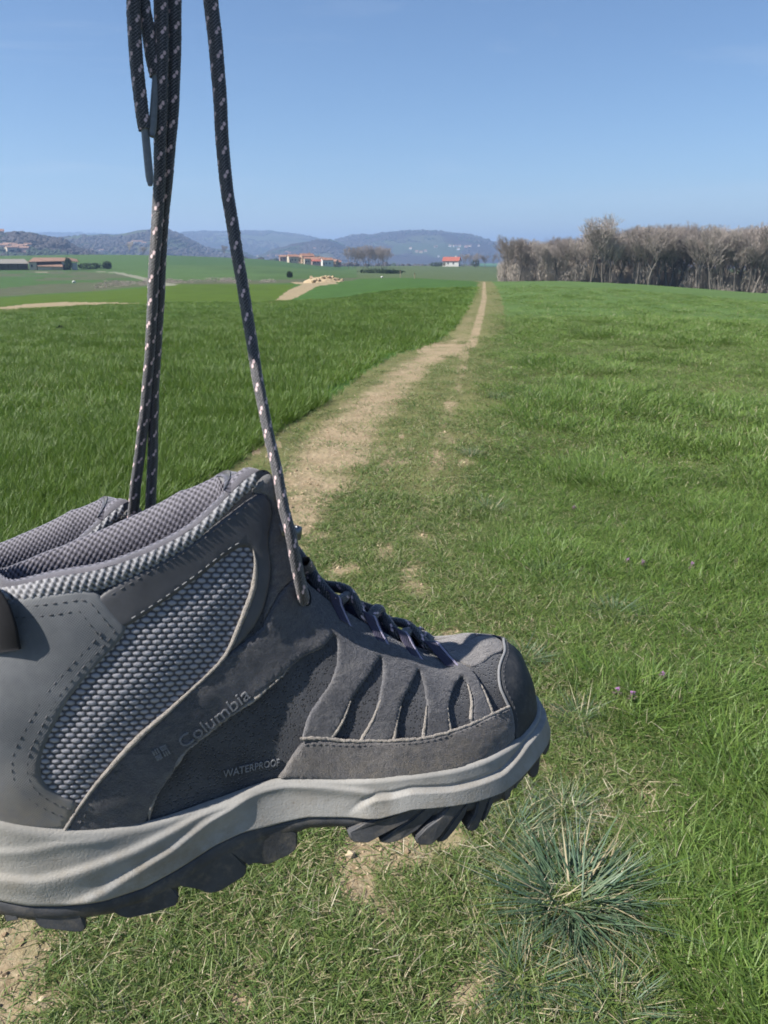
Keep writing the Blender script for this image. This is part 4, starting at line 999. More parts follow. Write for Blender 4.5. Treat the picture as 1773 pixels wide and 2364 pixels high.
def aglet_mat():
    t = NT('aglet_plastic'); v = t.coord('Object'); f = t.noise(v, 500, 3, .6)
    t.color(t.mix(f, (.10, .11, .12), (.20, .21, .22))); t.rough(.35); t.bump(f, .4, .0004); return t.m
M_AGLET = aglet_mat()

# ---- geometry tools in the boot's own frame (mm in, metres out)
MS = np.array([19.0, 90.0])
def chaikin(P, n=2, closed=True):
    P = np.asarray(P, float)
    for _ in range(n):
        Q = np.roll(P, -1, 0) if closed else P[1:]
        R = P if closed else P[:-1]
        N_ = np.empty((2*len(R), P.shape[1])); N_[0::2] = .75*R+.25*Q; N_[1::2] = .25*R+.75*Q
        if not closed: N_ = np.vstack([P[:1], N_, P[-1:]])
        P = N_
    return P
def resample(P, step, closed=False, metric=None):
    P = np.asarray(P, float)
    Q = np.vstack([P, P[:1]]) if closed else P
    M_ = Q*metric if metric is not None else Q
    d = np.concatenate([[0], np.cumsum(np.linalg.norm(np.diff(M_, axis=0), axis=1))])
    n = max(2, int(round(d[-1]/step)))
    s = np.linspace(0, d[-1], n, endpoint=not closed)
    return np.stack([np.interp(s, d, Q[:, k]) for k in range(P.shape[1])], 1)
def inside(pts, poly):
    x, y = pts[:, 0:1], pts[:, 1:2]
    a, b = poly, np.roll(poly, -1, 0)
    c = ((a[:, 1] > y) != (b[:, 1] > y)) & (x < (b[:, 0]-a[:, 0])*(y-a[:, 1])/(b[:, 1]-a[:, 1]+1e-12)+a[:, 0])
    return c.sum(1) % 2 == 1
def seg_dist(pts, A_, B_):
    out = np.full(len(pts), 1e9)
    d = B_-A_; L2 = (d*d).sum(1)+1e-12
    for i0 in range(0, len(pts), 2000):
        p = pts[i0:i0+2000, None, :]
        t = np.clip(((p-A_)*d).sum(-1)/L2, 0, 1)[..., None]
        out[i0:i0+2000] = np.sqrt((((p-A_-t*d))**2).sum(-1)).min(1)
    return out
def lump(P, amp, f):
    x, y, z = P[:, 0], P[:, 1], P[:, 2]
    return amp*(np.sin(x*f+1.3*np.sin(z*f*.7))*np.cos(z*f*1.1+.8*np.sin(y*f*.6))*.6+.4*np.sin((x+z)*f*2.3+1.))
def panel(name, poly, side, t, r, mat, parent, step=2.6, rough=0.0, lumps=0.0, sm=2, base=0.25, jag=0.0):
    B = chaikin(poly, sm)
    B = resample(B, 1.1, True, MS)
    if jag:
        B = B + rng.normal(0, jag, B.shape)/MS
    B[:, 0] = np.clip(B[:, 0], 0, NU); B[:, 1] = np.clip(B[:, 1], 0, .998)
    bm_ = B*MS
    d = np.roll(bm_, -1, 0)-np.roll(bm_, 1, 0); nrm = np.stack([-d[:, 1], d[:, 0]], 1)
    nrm /= np.linalg.norm(nrm, axis=1, keepdims=True)+1e-9
    area = .5*np.sum(bm_[:, 0]*np.roll(bm_[:, 1], -1)-np.roll(bm_[:, 0], -1)*bm_[:, 1])
    if area < 0: nrm = -nrm
    pts = []
    lo, hi = bm_.min(0), bm_.max(0)
    gx = np.arange(lo[0], hi[0], step); gy = np.arange(lo[1], hi[1], step*.87)
    G = np.array([(x+(step/2 if j % 2 else 0), y) for j, y in enumerate(gy) for x in gx])
    segA, segB = bm_, np.roll(bm_, -1, 0)
    if len(G):
        G = G[inside(G, bm_)]
        if len(G): G = G[seg_dist(G, segA, segB) > r*1.35]; pts.append(G)
    for k, o_ in enumerate((.25*r, .62*r, 1.1*r)):
        R_ = (bm_+nrm*o_)[::1 if k < 2 else 2]
        R_ = R_[inside(R_, bm_)]
        if len(R_): R_ = R_[seg_dist(R_, segA, segB) > o_*.85]; pts.append(R_)
    I = np.vstack(pts) if pts else np.zeros((0, 2))
    allp = np.vstack([bm_, I]); nb = len(bm_)
    res = mgeo.delaunay_2d_cdt([Vector(p) for p in allp], [(i, (i+1) % nb) for i in range(nb)], [], 1, 1e-4)
    V2 = np.array([(p.x, p.y) for p in res[0]]); F = [tuple(f) for f in res[2]]
    uvp = V2/MS
    uvp[:, 0] = np.clip(uvp[:, 0], 0, NU); uvp[:, 1] = np.clip(uvp[:, 1], 0, .999)
    P = S(uvp[:, 0], uvp[:, 1], side); N_ = SN(uvp[:, 0], uvp[:, 1], side)
    keep = ~(((segA[:, 0]/MS[0] < .03) & (segB[:, 0]/MS[0] < .03)) | ((segA[:, 0]/MS[0] > NU-.03) & (segB[:, 0]/MS[0] > NU-.03)))
    dist = seg_dist(V2, segA[keep], segB[keep])
    k = np.clip(dist/r, 0, 1)
    off = base*-1+(t+base)*np.sqrt(np.clip(1-(1-k)**2, 0, 1))
    if lumps: off = off+lump(P, lumps, .16)*k
    if rough: off = off+rng.normal(0, rough, len(off))*(k > .2)
    Q = P+N_*off[:, None]
    return obj(name, make_mesh(name, Q/1000, F, mat), parent)
def tube(path, rad, nseg=10, closed=False, cap=True, twist=0.0):
    """swept tube, rad scalar / (n,) / (n,2); returns verts, faces, (s, ang)"""
    P = np.asarray(path, float); n = len(P)
    T = np.gradient(P, axis=0); T /= np.linalg.norm(T, axis=1, keepdims=True)+1e-12
    up = np.array([0, 1., 0]) if abs(T[0, 1]) < .9 else np.array([1., 0, 0])
    X = np.zeros_like(P); x = np.cross(up, T[0]); x /= np.linalg.norm(x)
    for i in range(n):
        x = x-T[i]*(x@T[i]); x /= np.linalg.norm(x)+1e-12; X[i] = x
    Y = np.cross(T, X)
    s = np.concatenate([[0], np.cumsum(np.linalg.norm(np.diff(P, axis=0), axis=1))])
    a = np.linspace(0, 2*np.pi, nseg, endpoint=False)
    R = np.asarray(rad, float)
    if R.ndim == 0: R = np.full((n, 2), float(R))
    elif R.ndim == 1: R = np.stack([R, R], 1)
    tw = (s*twist)[:, None]
    ex, ey = R[:, 0:1]*np.cos(a), R[:, 1:2]*np.sin(a)
    cx, cy = ex*np.cos(tw)-ey*np.sin(tw), ex*np.sin(tw)+ey*np.cos(tw)
    V = P[:, None, :]+cx[..., None]*X[:, None, :]+cy[..., None]*Y[:, None, :]
    Nn = V-P[:, None, :]; Nn /= np.linalg.norm(Nn, axis=-1, keepdims=True)+1e-12
    F = grid_faces(n, nseg, False, True)
    SS, AA = np.meshgrid(s, a, indexing='ij')
    return V, Nn, F, SS, AA
def spline(K, step, closed=False):
    K = np.asarray(K, float)
    if len(K) > 2:
        t = np.linspace(0, len(K)-1, 24*(len(K)-1)+1); K = crom(K, t)
    return resample(K, step)
def simple_tube(name, path, rad, mat, parent, nseg=8, sc=.001):
    V, Nn, F, _, _ = tube(path, rad, nseg)
    n, k = V.shape[:2]
    F = F.tolist()+[tuple(range(k))[::-1], tuple((n-1)*k+i for i in range(k))]
    return obj(name, make_mesh(name, V.reshape(-1, 3)*sc, F, mat), parent)
def lace_mesh(name, path, parent, r=(3.0, 2.1), twist=.02, phase=0.0, sc=.001, mat=None):
    """flat-oval braided cord with pale flecks; path in mm"""
    P = resample(path, .42)
    q_ = np.arange(len(P))*.42; P = P+np.stack([.22*np.sin(q_*.07+phase*9)+.07*np.sin(q_*.23), .2*np.cos(q_*.08+phase*5), 0*q_], 1)*np.clip(np.minimum(q_, q_[-1]-q_)/15, 0, 1)[:, None]
    V, Nn, F, s, a = tube(P, np.tile(np.array(r), (len(P), 1)), 26, twist=twist)
    w = np.cos(s*2*np.pi/3.1+a*5)*np.cos(s*2*np.pi/3.1-a*5)
    cell = np.abs(w)**.75
    fl = np.zeros_like(s)
    per = 10.5
    for a0, ph in ((.7, 0), (2.3, .5), (3.9, .12), (5.4, .62)):
        for da, ds in ((-.20, -.9), (.20, .9)):
            q = ((s/per+ph+phase) % 1-.5)*per
            da_ = (a-a0-da+np.pi) % (2*np.pi)-np.pi
            fl = np.maximum(fl, 1.2-np.sqrt(((q-ds)/1.35)**2+(da_/.34)**2))
    V = V+Nn*(.42*cell+.08*rng.normal(0, 1, s.shape))[..., None]
    n, k = V.shape[:2]
    faces = np.vstack([F])
    V2 = V.reshape(-1, 3)
    me = make_mesh(name, V2*sc, faces, mat or M_LACE, attrs={'cell': cell.ravel(), 'fleck': fl.ravel()})
    return obj(name, me, parent)
def on_s(u, v, side=1, off=0.0):
    u = np.atleast_1d(np.asarray(u, float)); v = np.atleast_1d(np.asarray(v, float))
    return S(u, v, side)+SN(u, v, side)*off
def stitches(name, uv, side, off, mat, parent, dash=2.3, gap=1.5, r=.27):
    L = resample(chaikin(np.array(uv, float), 2, False), .3, metric=MS)
    P = on_s(L[:, 0], L[:, 1], side, off)
    d = np.concatenate([[0], np.cumsum(np.linalg.norm(np.diff(P, axis=0), axis=1))])
    VV, FF = [], []; s0 = 0.0; nv = 0
    while s0+dash < d[-1]:
        ss = np.linspace(s0, s0+dash, 5)
        pp = np.stack([np.interp(ss, d, P[:, k]) for k in range(3)], 1)
        N_ = on_s(np.interp(ss, d, L[:, 0]), np.interp(ss, d, L[:, 1]), side, off+1)-on_s(np.interp(ss, d, L[:, 0]), np.interp(ss, d, L[:, 1]), side, off)
        pp = pp+N_*np.array([-.50, -.08, .0, -.08, -.50])[:, None]
        V, _, F, _, _ = tube(pp, r, 6)
        VV.append(V.reshape(-1, 3)); FF.append(F+nv); nv += V.shape[0]*V.shape[1]
        s0 += dash+gap*random.uniform(.8, 1.2)
    return obj(name, make_mesh(name, np.vstack(VV)/1000, np.vstack(FF), mat), parent)
def ribbon(name, path, wvec, width, thick, mat, parent):
    """flat band: path (n,3) mm, wvec direction of its width, thin box section"""
    P = spline(path, 1.2); n = len(P)
    W_ = np.broadcast_to(np.asarray(wvec, float), P.shape); W_ = W_/np.linalg.norm(W_, axis=1, keepdims=True)
    T = np.gradient(P, axis=0); T /= np.linalg.norm(T, axis=1, keepdims=True)+1e-9
    N_ = np.cross(T, W_); N_ /= np.linalg.norm(N_, axis=1, keepdims=True)+1e-9
    w, h = width/2, thick/2; c = h*.6
    sec = [(-w, -h+c), (-w+c, -h), (w-c, -h), (w, -h+c), (w, h-c), (w-c, h), (-w+c, h), (-w, h-c)]
    V = np.stack([P+W_*a+N_*b for a, b in sec], 1)
    F = grid_faces(n, 8, False, True).tolist()+[tuple(range(8))[::-1], tuple((n-1)*8+i for i in range(8))]
    return obj(name, make_mesh(name, V.reshape(-1, 3)/1000, F, mat), parent)
def text_mesh(body, size=1.0):
    cu = bpy.data.curves.new('lettering', 'FONT'); cu.body = body; cu.size = size; cu.resolution_u = 3
    ob = bpy.data.objects.new('lettering', cu); COL.objects.link(ob)
    dg = bpy.context.evaluated_depsgraph_get(); dg.update()
    me = ob.evaluated_get(dg).to_mesh()
    V = np.array([v.co[:] for v in me.vertices]); F = [tuple(p.vertices) for p in me.polygons]
    ob.evaluated_get(dg).to_mesh_clear()
    bpy.data.objects.remove(ob); bpy.data.curves.remove(cu)
    return V, F
def letter_on(name, V, F, uv0, uvx, uvy, shear, h0, h1, mat, parent):
    """lay flat lettering (normalised to width 1, cap height 1) on the near side; raised from h0 to h1 mm"""
    e = {}
    for f in F:
        for a, b in zip(f, f[1:]+f[:1]): e[(min(a, b), max(a, b))] = e.get((min(a, b), max(a, b)), 0)+1
    U = uv0[0]+V[:, 0]*uvx[0]+V[:, 1]*(uvy[0]+shear*uvx[0]); W_ = uv0[1]+V[:, 0]*uvx[1]+V[:, 1]*(uvy[1]+shear*uvx[1])
    lo, hi = on_s(U, W_, 1, h0), on_s(U, W_, 1, h1)
    n = len(V); FF = [tuple(i+n for i in f) for f in F]
    FF += [(a, b, b+n, a+n) for (a, b), c in e.items() if c == 1]
    return obj(name, make_mesh(name, np.vstack([lo, hi])/1000, FF, mat, smooth=False), parent)

# ---- traced panel outlines (u along the boot, v up the boot)
UV_MESH = [(4.14,0.768),(4.44,0.791),(4.95,0.828),(5.31,0.832),(5.55,0.825),(5.67,0.812),(5.79,0.788),(5.84,0.742),(5.80,0.680),(5.65,0.626),(5.50,0.570),(5.36,0.524),(5.09,0.489),(4.82,0.451),(4.54,0.404),(4.27,0.362),(4.01,0.312),(3.75,0.249),(3.49,0.178),(3.30,0.121),(3.09,0.151),(2.95,0.193),(2.91,0.253),(2.95,0.329),(3.04,0.395),(3.18,0.471),(3.32,0.545),(3.56,0.618),(3.82,0.678),(4.03,0.720)]
UV_HEEL = [(0,0),(0,.93),(1.2,.945),(2.38,0.955),(3.2,0.945),(3.56,0.941),(3.75,0.917),(3.85,0.881),(4.06,0.785),(4.14,0.756),(4.03,0.713),(3.83,0.673),(3.56,0.612),(3.32,0.542),(3.19,0.470),(3.05,0.394),(2.96,0.329),(2.92,0.253),(2.97,0.197),(3.11,0.154),(3.31,0.122),(3.14,0.053),(2.98,0.000)]
UV_BAND = [(3.70,0.87),(3.80,0.919),(4.49,0.950),(5.21,0.955),(5.56,0.938),(5.76,0.934),(5.93,0.934),(6.11,0.924),(6.21,0.888),(6.07,0.800),(6.15,0.736),(6.10,0.676),(5.92,0.591),(5.62,0.541),(5.37,0.521),(5.50,0.568),(5.64,0.624),(5.79,0.678),(5.83,0.741),(5.77,0.789),(5.67,0.809),(5.55,0.821),(5.31,0.828),(4.95,0.823),(4.44,0.786),(4.09,0.748),(3.9,.78)]
UV_OVER = [(7.96,0.983),(6.60,0.708),(6.26,0.641),(5.97,0.575),(5.95,0.554),(5.62,0.535),(5.36,0.525),(5.09,0.489),(4.82,0.451),(4.54,0.404),(4.27,0.362),(4.01,0.312),(3.75,0.249),(3.49,0.178),(3.29,0.110),(3.00,0.000),(3.4,0.000),(4.05,0.000),(4.13,0.066),(4.37,0.136),(4.48,0.164),(4.58,0.217),(4.86,0.266),(5.14,0.299),(5.42,0.328),(5.71,0.347),(5.81,0.363),(6.18,0.394),(6.74,0.453),(7.79,0.605),(8.30,0.72),(8.42,0.749),(8.39,0.695),(8.16,0.583),(7.78,0.466),(7.30,0.346),(6.95,0.269),(6.71,0.184),(6.72,0.155),(7.38,0.161),(7.62,0.241),(7.95,0.342),(8.21,0.420),(8.53,0.506),(9.01,0.620),(9.40,0.72),(9.48,0.740),(9.37,0.664),(9.07,0.541),(8.68,0.398),(8.48,0.330),(8.08,0.217),(8.07,0.192),(8.76,0.210),(9.11,0.370),(9.41,0.477),(9.77,0.567),(10.22,0.69),(10.29,0.712),(10.24,0.637),(10.02,0.497),(9.76,0.371),(9.49,0.251),(9.46,0.220),(10.15,0.240),(10.29,0.357),(10.52,0.468),(10.89,0.578),(11.28,0.67),(11.33,0.683),(11.33,0.603),(11.13,0.454),(10.79,0.309),(10.74,0.268),(11.37,0.275),(11.46,0.435),(11.56,0.574),(11.68,0.704),(11.62,.80),(11.45,0.87),(11.0,.90),(10.5,.92),(9.8,.95),(9.0,.968),(8.4,.982)]
UV_ANKLE = [(6.13,0.925),(6.24,0.890),(6.10,0.810),(6.07,0.781),(6.18,0.736),(6.13,0.676),(5.95,0.591),(5.97,0.56),(5.99,0.579),(6.28,0.648),(6.65,0.719),(7.95,0.985),(7.6,.995),(7.0,.995),(6.6,.99),(6.45,.97),(6.25,.93)]
UV_TAB = [(5.75,0.954),(5.89,0.968),(6.05,0.986),(6.18,0.996),(6.35,0.997),(6.55,0.997),(6.52,0.963),(6.28,0.915),(6.11,0.920),(5.93,0.930)]
UV_MUD = [(5.98,0.0),(6.22,0.055),(6.45,0.12),(6.74,0.165),(7.44,0.182),(8.12,0.213),(8.82,0.231),(9.49,0.244),(10.13,0.266),(10.91,0.280),(11.48,0.306),(11.87,0.312),(11.90,0.236),(11.75,0.10),(11.6,0.000)]
UV_TOE = [(14,.71),(13.2,.705),(12.42,0.653),(11.96,0.514),(11.89,0.377),(11.90,0.268),(11.75,0.1),(11.65,0.0),(14,0.0)]
UV_VAMP = [(14,.70),(13.2,.70),(12.7,.765),(12.0,.735),(11.7,.735),(11.62,.86),(11.5,.985),(12.6,.992),(14,.992)]
UV_VAMP_FAR = [(14,.70),(13.2,.70),(12.42,.655),(11.96,.52),(11.87,.40),(11.6,.33),(11.2,.45),(10.9,.7),(10.8,.90),(11.4,.985),(12.6,.992),(14,.992)]
UV_PIPE = [(5.80,.79),(5.84,0.743),(5.80,0.680),(5.65,0.626),(5.50,0.570),(5.36,0.524),(5.09,0.489),(4.82,0.451),(4.54,0.404),(4.27,0.362),(4.01,0.312),(3.75,0.249),(3.49,0.178),(3.29,0.110),(3.01,0.008)]

# midsole / outsole profile: bottom edge heights along the boot (mm)
ZB_X = [0, 12, 26, 36, 48, 64, 78, 93, 109, 121, 135, 152, 168, 182, 196, 224, 238, 247, 258, 270, 284]
ZB_Z = [25, 23, 20.5, 17, 14.5, 12.5, 13, 17, 22.5, 25, 25, 26.5, 24.5, 23, 25.5, 22, 21, 22.5, 25, 26.5, 30]
def flow(P):
    """sculpted sweeps of the foam sidewall, outward mm as a function of (x, z)"""
    x, z = P[..., 0], P[..., 2]
    def ridge(xs, zs, amp, up, dn):
        zl = np.interp(x, xs, zs); d = z-zl
        e = smooth01(x, xs[0]-10, xs[0]+6)*(1-smooth01(x, xs[-1]-8, xs[-1]+8))
        return e*amp*np.where(d > 0, np.exp(-(d/up)**2), np.exp(-(d/dn)**2))
    o = ridge([5, 26, 40, 54, 76, 96, 108, 122], [33, 32, 28.6, 29.1, 31.3, 36, 39.7, 44], 1.7, 1.3, 6.5)
    o = o+ridge([54, 64, 75, 91, 107, 126], [16, 18.2, 22, 27.1, 35, 40.6], 1.7, 1.3, 6.0)
    o = o+ridge([5, 28, 38, 52, 70], [44, 43, 42, 42.5, 40], .8, 1.0, 3.5)
    o = o+ridge([130, 142, 154, 176, 183], [43.3, 43.7, 41, 36, 33.2], 1.1, 1.2, 3.0)
    zl = np.interp(x, [168, 174, 180, 187, 196, 214, 228, 241, 251, 258, 285], [27, 31, 33.6, 33.1, 34.1, 31.4, 30.7, 30.5, 33.4, 35.8, 39])
    o = o+smooth01(x, 166, 178)*(2.0*smooth01(zl-z, -.4, 1.0)-.7*np.exp(-((z-zl-.8)/.8)**2))
    return o

def build_boot(root):
    # --- base upper, both sides
    uu = np.linspace(0, NU, 169); vv = np.linspace(0, .998, 46)
    Ug, Vg = np.meshgrid(uu, vv, indexing='ij')
    parts = []
    near = S(Ug, Vg, 1)-SN(Ug, Vg, 1)*.15; far = S(Ug, Vg, -1)-SN(Ug, Vg, -1)*.15
    near[..., 2] += lump(near.reshape(-1, 3), .5, .2).reshape(near.shape[:2])
    V = np.vstack([near.reshape(-1, 3), far.reshape(-1, 3)])
    f = grid_faces(169, 46); F = np.vstack([f, f[:, ::-1]+169*46])
    obj('upper', make_mesh('upper', V/1000, F, M_BASE), root)
    # strip that closes the toe between the two sides, in front of the throat
    us = np.linspace(11.3, NU, 40); a, b = S(us, np.full(40, .99)), S(us, np.full(40, .99), -1)
    w = np.linspace(0, 1, 9)[None, :, None]
    C = a[:, None]*(1-w)+b[:, None]*w; C[..., 2] += 1.4*(1-(2*w[..., 0]-1)**2)
    obj('vamp_bridge', make_mesh('vamp_bridge', C.reshape(-1, 3)/1000, grid_faces(40, 9), M_SUEDE_LIT), root)
    # --- knitted side mesh with raised cells
    for sd in (1, -1):
        P2 = np.array(UV_MESH); c = P2.mean(0); big = c+(P2-c)*1.035
        gu = np.linspace(2.80, 5.95, 260); gv = np.linspace(.10, .86, 290)
        Ug, Vg = np.meshgrid(gu, gv, indexing='ij'); q = np.stack([Ug.ravel(), Vg.ravel()], 1)
        P = S(q[:, 0], q[:, 1], sd); N_ = SN(q[:, 0], q[:, 1], sd)
        x, z = P[:, 0], P[:, 2]; zr = (z+.19*x+.25*np.sin(x*.09+.5))/2.25; row = np.floor(zr)
        xr = (x-.1*z)/4.0+.5*(row % 2)+.06*np.sin(row*12.9); dx = (xr-np.floor(xr)-.5)*4.0; dzz = (zr-row-.5)*2.25
        sz_ = 1+.10*np.sin(row*7.3+np.floor(xr)*3.1)
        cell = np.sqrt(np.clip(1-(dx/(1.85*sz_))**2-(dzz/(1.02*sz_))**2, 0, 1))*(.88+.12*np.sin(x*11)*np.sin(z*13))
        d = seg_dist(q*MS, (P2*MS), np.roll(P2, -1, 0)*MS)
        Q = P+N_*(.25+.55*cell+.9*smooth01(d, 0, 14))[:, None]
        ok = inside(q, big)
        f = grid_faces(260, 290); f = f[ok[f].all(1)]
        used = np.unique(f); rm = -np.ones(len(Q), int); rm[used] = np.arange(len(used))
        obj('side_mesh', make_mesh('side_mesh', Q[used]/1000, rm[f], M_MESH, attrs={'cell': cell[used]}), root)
        # --- overlays
        panel('collar_band', UV_BAND, sd, 1.5, 1.3, M_BAND, root, 3, lumps=.15)
        h_ = panel('heel_counter', UV_HEEL, sd, 1.7, 1.2, M_HEEL, root, 3, lumps=.35)
        a_ = panel('ankle_panel', UV_ANKLE, sd, 1.0, 1.3, M_SUEDE, root, 3)
        panel('collar_tab', UV_TAB, sd, 1.6, 2.2, M_TAB, root, 1.6, rough=.06)
        o_ = panel('suede_overlay', UV_OVER, sd, 1.7, 1.0, M_SUEDE, root, 2.2, rough=.07, lumps=.35, sm=2, jag=.10)
        m_ = panel('mudguard', UV_MUD, sd, 2.4, 1.5, M_SUEDE_MUD, root, 1.9, rough=.09, lumps=.4, jag=.12)
        panel('toe_cap', UV_TOE, sd, 2.0, 1.6, M_TOE, root, 2.6, lumps=.15)
        panel('vamp', UV_VAMP if sd > 0 else UV_VAMP_FAR, sd, .55, 1.6, M_SUEDE_LIT, root, 2.2, rough=.04)
        # raw edges and piping
        L = resample(chaikin(np.array(UV_PIPE), 2, False), .8, metric=MS)
        pp = on_s(L[:, 0], L[:, 1], sd, 1.3)+rng.normal(0, .06, (len(L), 3))
        rr = .95+.25*np.sin(np.arange(len(L))*.11)+rng.normal(0, .05, len(L)); rr[:12] *= np.linspace(.3, 1, 12)
        simple_tube('piping', pp, rr, M_RAW, root, 10)
        for seg, rw in (([(4.07,.004),(4.12,.066),(4.33,.134)], 1.0), ([(4.46,.165),(4.58,.216),(4.86,.265),(5.14,.298),(5.42,.327),(5.71,.346),(6.18,.394),(6.5,.428)], .95)):
            L = resample(chaikin(np.array(seg), 2, False), .7, metric=MS)
            pp = on_s(L[:, 0], L[:, 1], sd, 1.0)+rng.normal(0, .16, (len(L), 3))
            rr = rw*(.75+.3*np.sin(np.arange(len(L))*.33)*rng.uniform(.5, 1, len(L)))*np.clip(np.minimum(np.arange(len(L))/6., (len(L)-1-np.arange(len(L)))/10.), .15, 1)
            simple_tube('raw_edge', pp, np.clip(rr, .12, 2), M_RAW, o_, 9)
        L = resample(chaikin(np.array([(6.66,.178),(7.44,.185),(8.12,.216),(8.82,.234),(9.49,.247),(10.13,.269),(10.91,.283),(11.48,.309),(11.86,.315)]), 2, False), .7, metric=MS)
        simple_tube('raw_edge', on_s(L[:, 0], L[:, 1], sd, 1.6)+rng.normal(0, .12, (len(L), 3)), .75+rng.normal(0, .08, len(L)), M_RAW, m_, 9)
        for seg in ([(8.07,.205),(8.50,.330),(8.70,.398),(9.0,.50)], [(7.40,.19),(7.62,.241),(7.95,.342),(8.15,.41)], [(8.78,.225),(9.09,.370),(9.3,.44)], [(9.49,.255),(9.74,.371),(9.92,.45)], [(10.17,.26),(10.27,.357),(10.40,.43)], [(10.79,.315),(11.11,.454),(11.29,.60)], [(11.37,.30),(11.46,.435),(11.56,.574)]):
            L = resample(chaikin(np.array(seg), 2, False), .7, metric=MS); k_ = np.linspace(0, 1, len(L))
            simple_tube('raw_edge', on_s(L[:, 0], L[:, 1], sd, 1.1)+rng.normal(0, .09, (len(L), 3)), .85*(1-.7*k_)+.1, M_RAW, o_, 8)
        L = resample(chaikin(np.array([(14,.716),(13.2,.711),(12.40,.66),(11.93,.517),(11.86,.38),(11.87,.27),(11.72,.1)]), 2, False), .8, metric=MS)
        simple_tube('toe_seam', on_s(L[:, 0], L[:, 1], sd, 1.3), .7, M_STITCH_L if sd > 0 else M_STITCH, root, 8)
        # stitch lines
        stitches('stitching', [(3.92,.895),(4.5,.932),(5.21,.94),(5.56,.922),(5.76,.918)], sd, 1.55, M_STITCH, root, 2.6, 1.3)
        stitches('stitching', [(4.18,.782),(4.44,.803),(4.95,.840),(5.31,.845),(5.55,.838),(5.70,.825)], sd, 1.55, M_STITCH_L, root, 2.6, 1.3)
        hb = np.array(UV_HEEL[3:-2])*MS; hb = chaikin(hb, 2, False); dn = np.gradient(hb, axis=0); dn /= np.linalg.norm(dn, axis=1, keepdims=True); hn = np.stack([dn[:, 1], -dn[:, 0]], 1)
        for q_ in (3.0, 6.4): stitches('stitching', (hb+hn*q_)/MS, sd, 1.72, M_STITCH, h_, 2.0, 1.5)
        stitches('stitching', [(5.34,.513),(5.09,.474),(4.82,.436),(4.54,.389),(4.27,.346),(4.05,.296),(3.81,.233),(3.57,.162),(3.38,.094),(3.2,.03)], sd, 1.72, M_STITCH, o_, 2.0, 1.5, .3)
        stitches('stitching', [(14,.685),(13.2,.68),(12.48,.63),(12.04,.50),(11.98,.38),(11.99,.27),(11.85,.1)], sd, 2.02, M_STITCH, root, 1.6, 1.2, .3)
        stitches('stitching', [(6.75,.155),(7.44,.163),(8.12,.194),(8.82,.212),(9.49,.225),(10.13,.247),(10.91,.261),(11.48,.287),(11.80,.292)], sd, 2.4, M_STITCH, m_, 1.6, 1.3, .3)
        # --- lace hardware
        for k, (u, v) in enumerate(((8.95, .962), (9.76, .94), (10.50, .91), (11.35, .875))):
            A0 = on_s(u, v-.10, sd, 1.4)[0]; A1 = on_s(u, v, sd, 2.6)[0]; A2 = on_s(u, .999, sd, 3.4)[0]+np.array([0, 0, 1.2]); A3 = on_s(u, .999, sd, -2)[0]+np.array([0, sd*3.0, 1.6]); A4 = on_s(u, .999, sd, -3)[0]+np.array([0, sd*3, -3])
            wv = on_s(u+.2, v, sd)[0]-on_s(u-.2, v, sd)[0]
            l_ = ribbon('lace_loop', [A0, A1, A2, A3, A4], wv, 8.0, .9, M_WEB, root)
            wn_ = wv/np.linalg.norm(wv); o2 = wn_*2.4
            lift = np.array([0, -sd*.25, .45])
            ribbon('stripe', [A0+o2+lift, A1+o2+lift, A2+o2+lift, A3+o2+lift*np.array([1, 0, 1.2])], wv, 1.3, .5, M_STRIPE, l_)
        E0 = on_s(7.50, .80, sd, 1.6)[0]; En = SN(np.array(7.5), np.array(.80), sd)
        tx = np.cross(En, [0, 0, 1.]); tx /= np.linalg.norm(tx); ty = np.cross(tx, En)
        an = np.linspace(0, 2*np.pi, 30)
        ring = E0+3.0*np.cos(an)[:, None]*tx+4.4*np.sin(an)[:, None]*ty
        simple_tube('eyelet', ring, .8, M_TABBLK, root, 8)
        dv = np.vstack([E0-En*.2, ring-En*.2]); obj('eyelet_dark_disc', make_mesh('eyelet_dark_disc', dv/1000, [(0, i, i+1) for i in range(1, 30)], M_TABBLK), root)  # no opening here: black disc stands in for the dark inside the eyelet
        H0 = on_s(6.62, .90, sd, .6)[0]; Hn = SN(np.array(6.62), np.array(.90), sd)
        fx = np.array([.93, 0, -.2]); fx = fx/np.linalg.norm(fx); on = np.array([0, -sd*1., 0])
        hp = [H0-fx*5+on*.8, H0+on*1.2, H0+fx*4+on*2.2, H0+fx*6.5+on*4.2, H0+fx*6.2+on*6.6, H0+fx*3.6+on*7.2, H0+fx*1.8+on*6.8+np.array([0, 0, 1.])]
        hk = ribbon('lace_hook', hp, (0.2, 0, 1.), 5.5, 1.1, M_HOOK, root)
        rv = H0-fx*3+on*1.0+np.stack([np.cos(an), 0*an, np.sin(an)], 1)*2.3
        simple_tube('rivet', rv, .7, M_HOOK, hk, 7)
    # --- padded collar: outer rim mesh, binding, inside lining (one sweep from front to front round the heel)
    cu = np.concatenate([np.linspace(6.42, 0, 150), np.linspace(0, 6.42, 150)[1:]])
    sdv = np.concatenate([np.ones(150), -np.ones(149)])
    T = np.array([S(np.array(a), np.array(.998), s)-0 for a, s in zip(cu, sdv)])
    
    T[:, 2] -= np.where(sdv > 0, 5.0*smooth01(cu, 0, 2.2), 0)
    ctr = np.stack([np.clip(T[:, 0], 34, 132), np.zeros(len(T)), T[:, 2]], 1)
    inn = ctr-T; inn[:, 2] = 0; L_ = np.linalg.norm(inn, axis=1, keepdims=True); inn = inn/np.maximum(L_, 1e-6)
    k_ = np.minimum(1.0, L_/15.0)[:, 0]
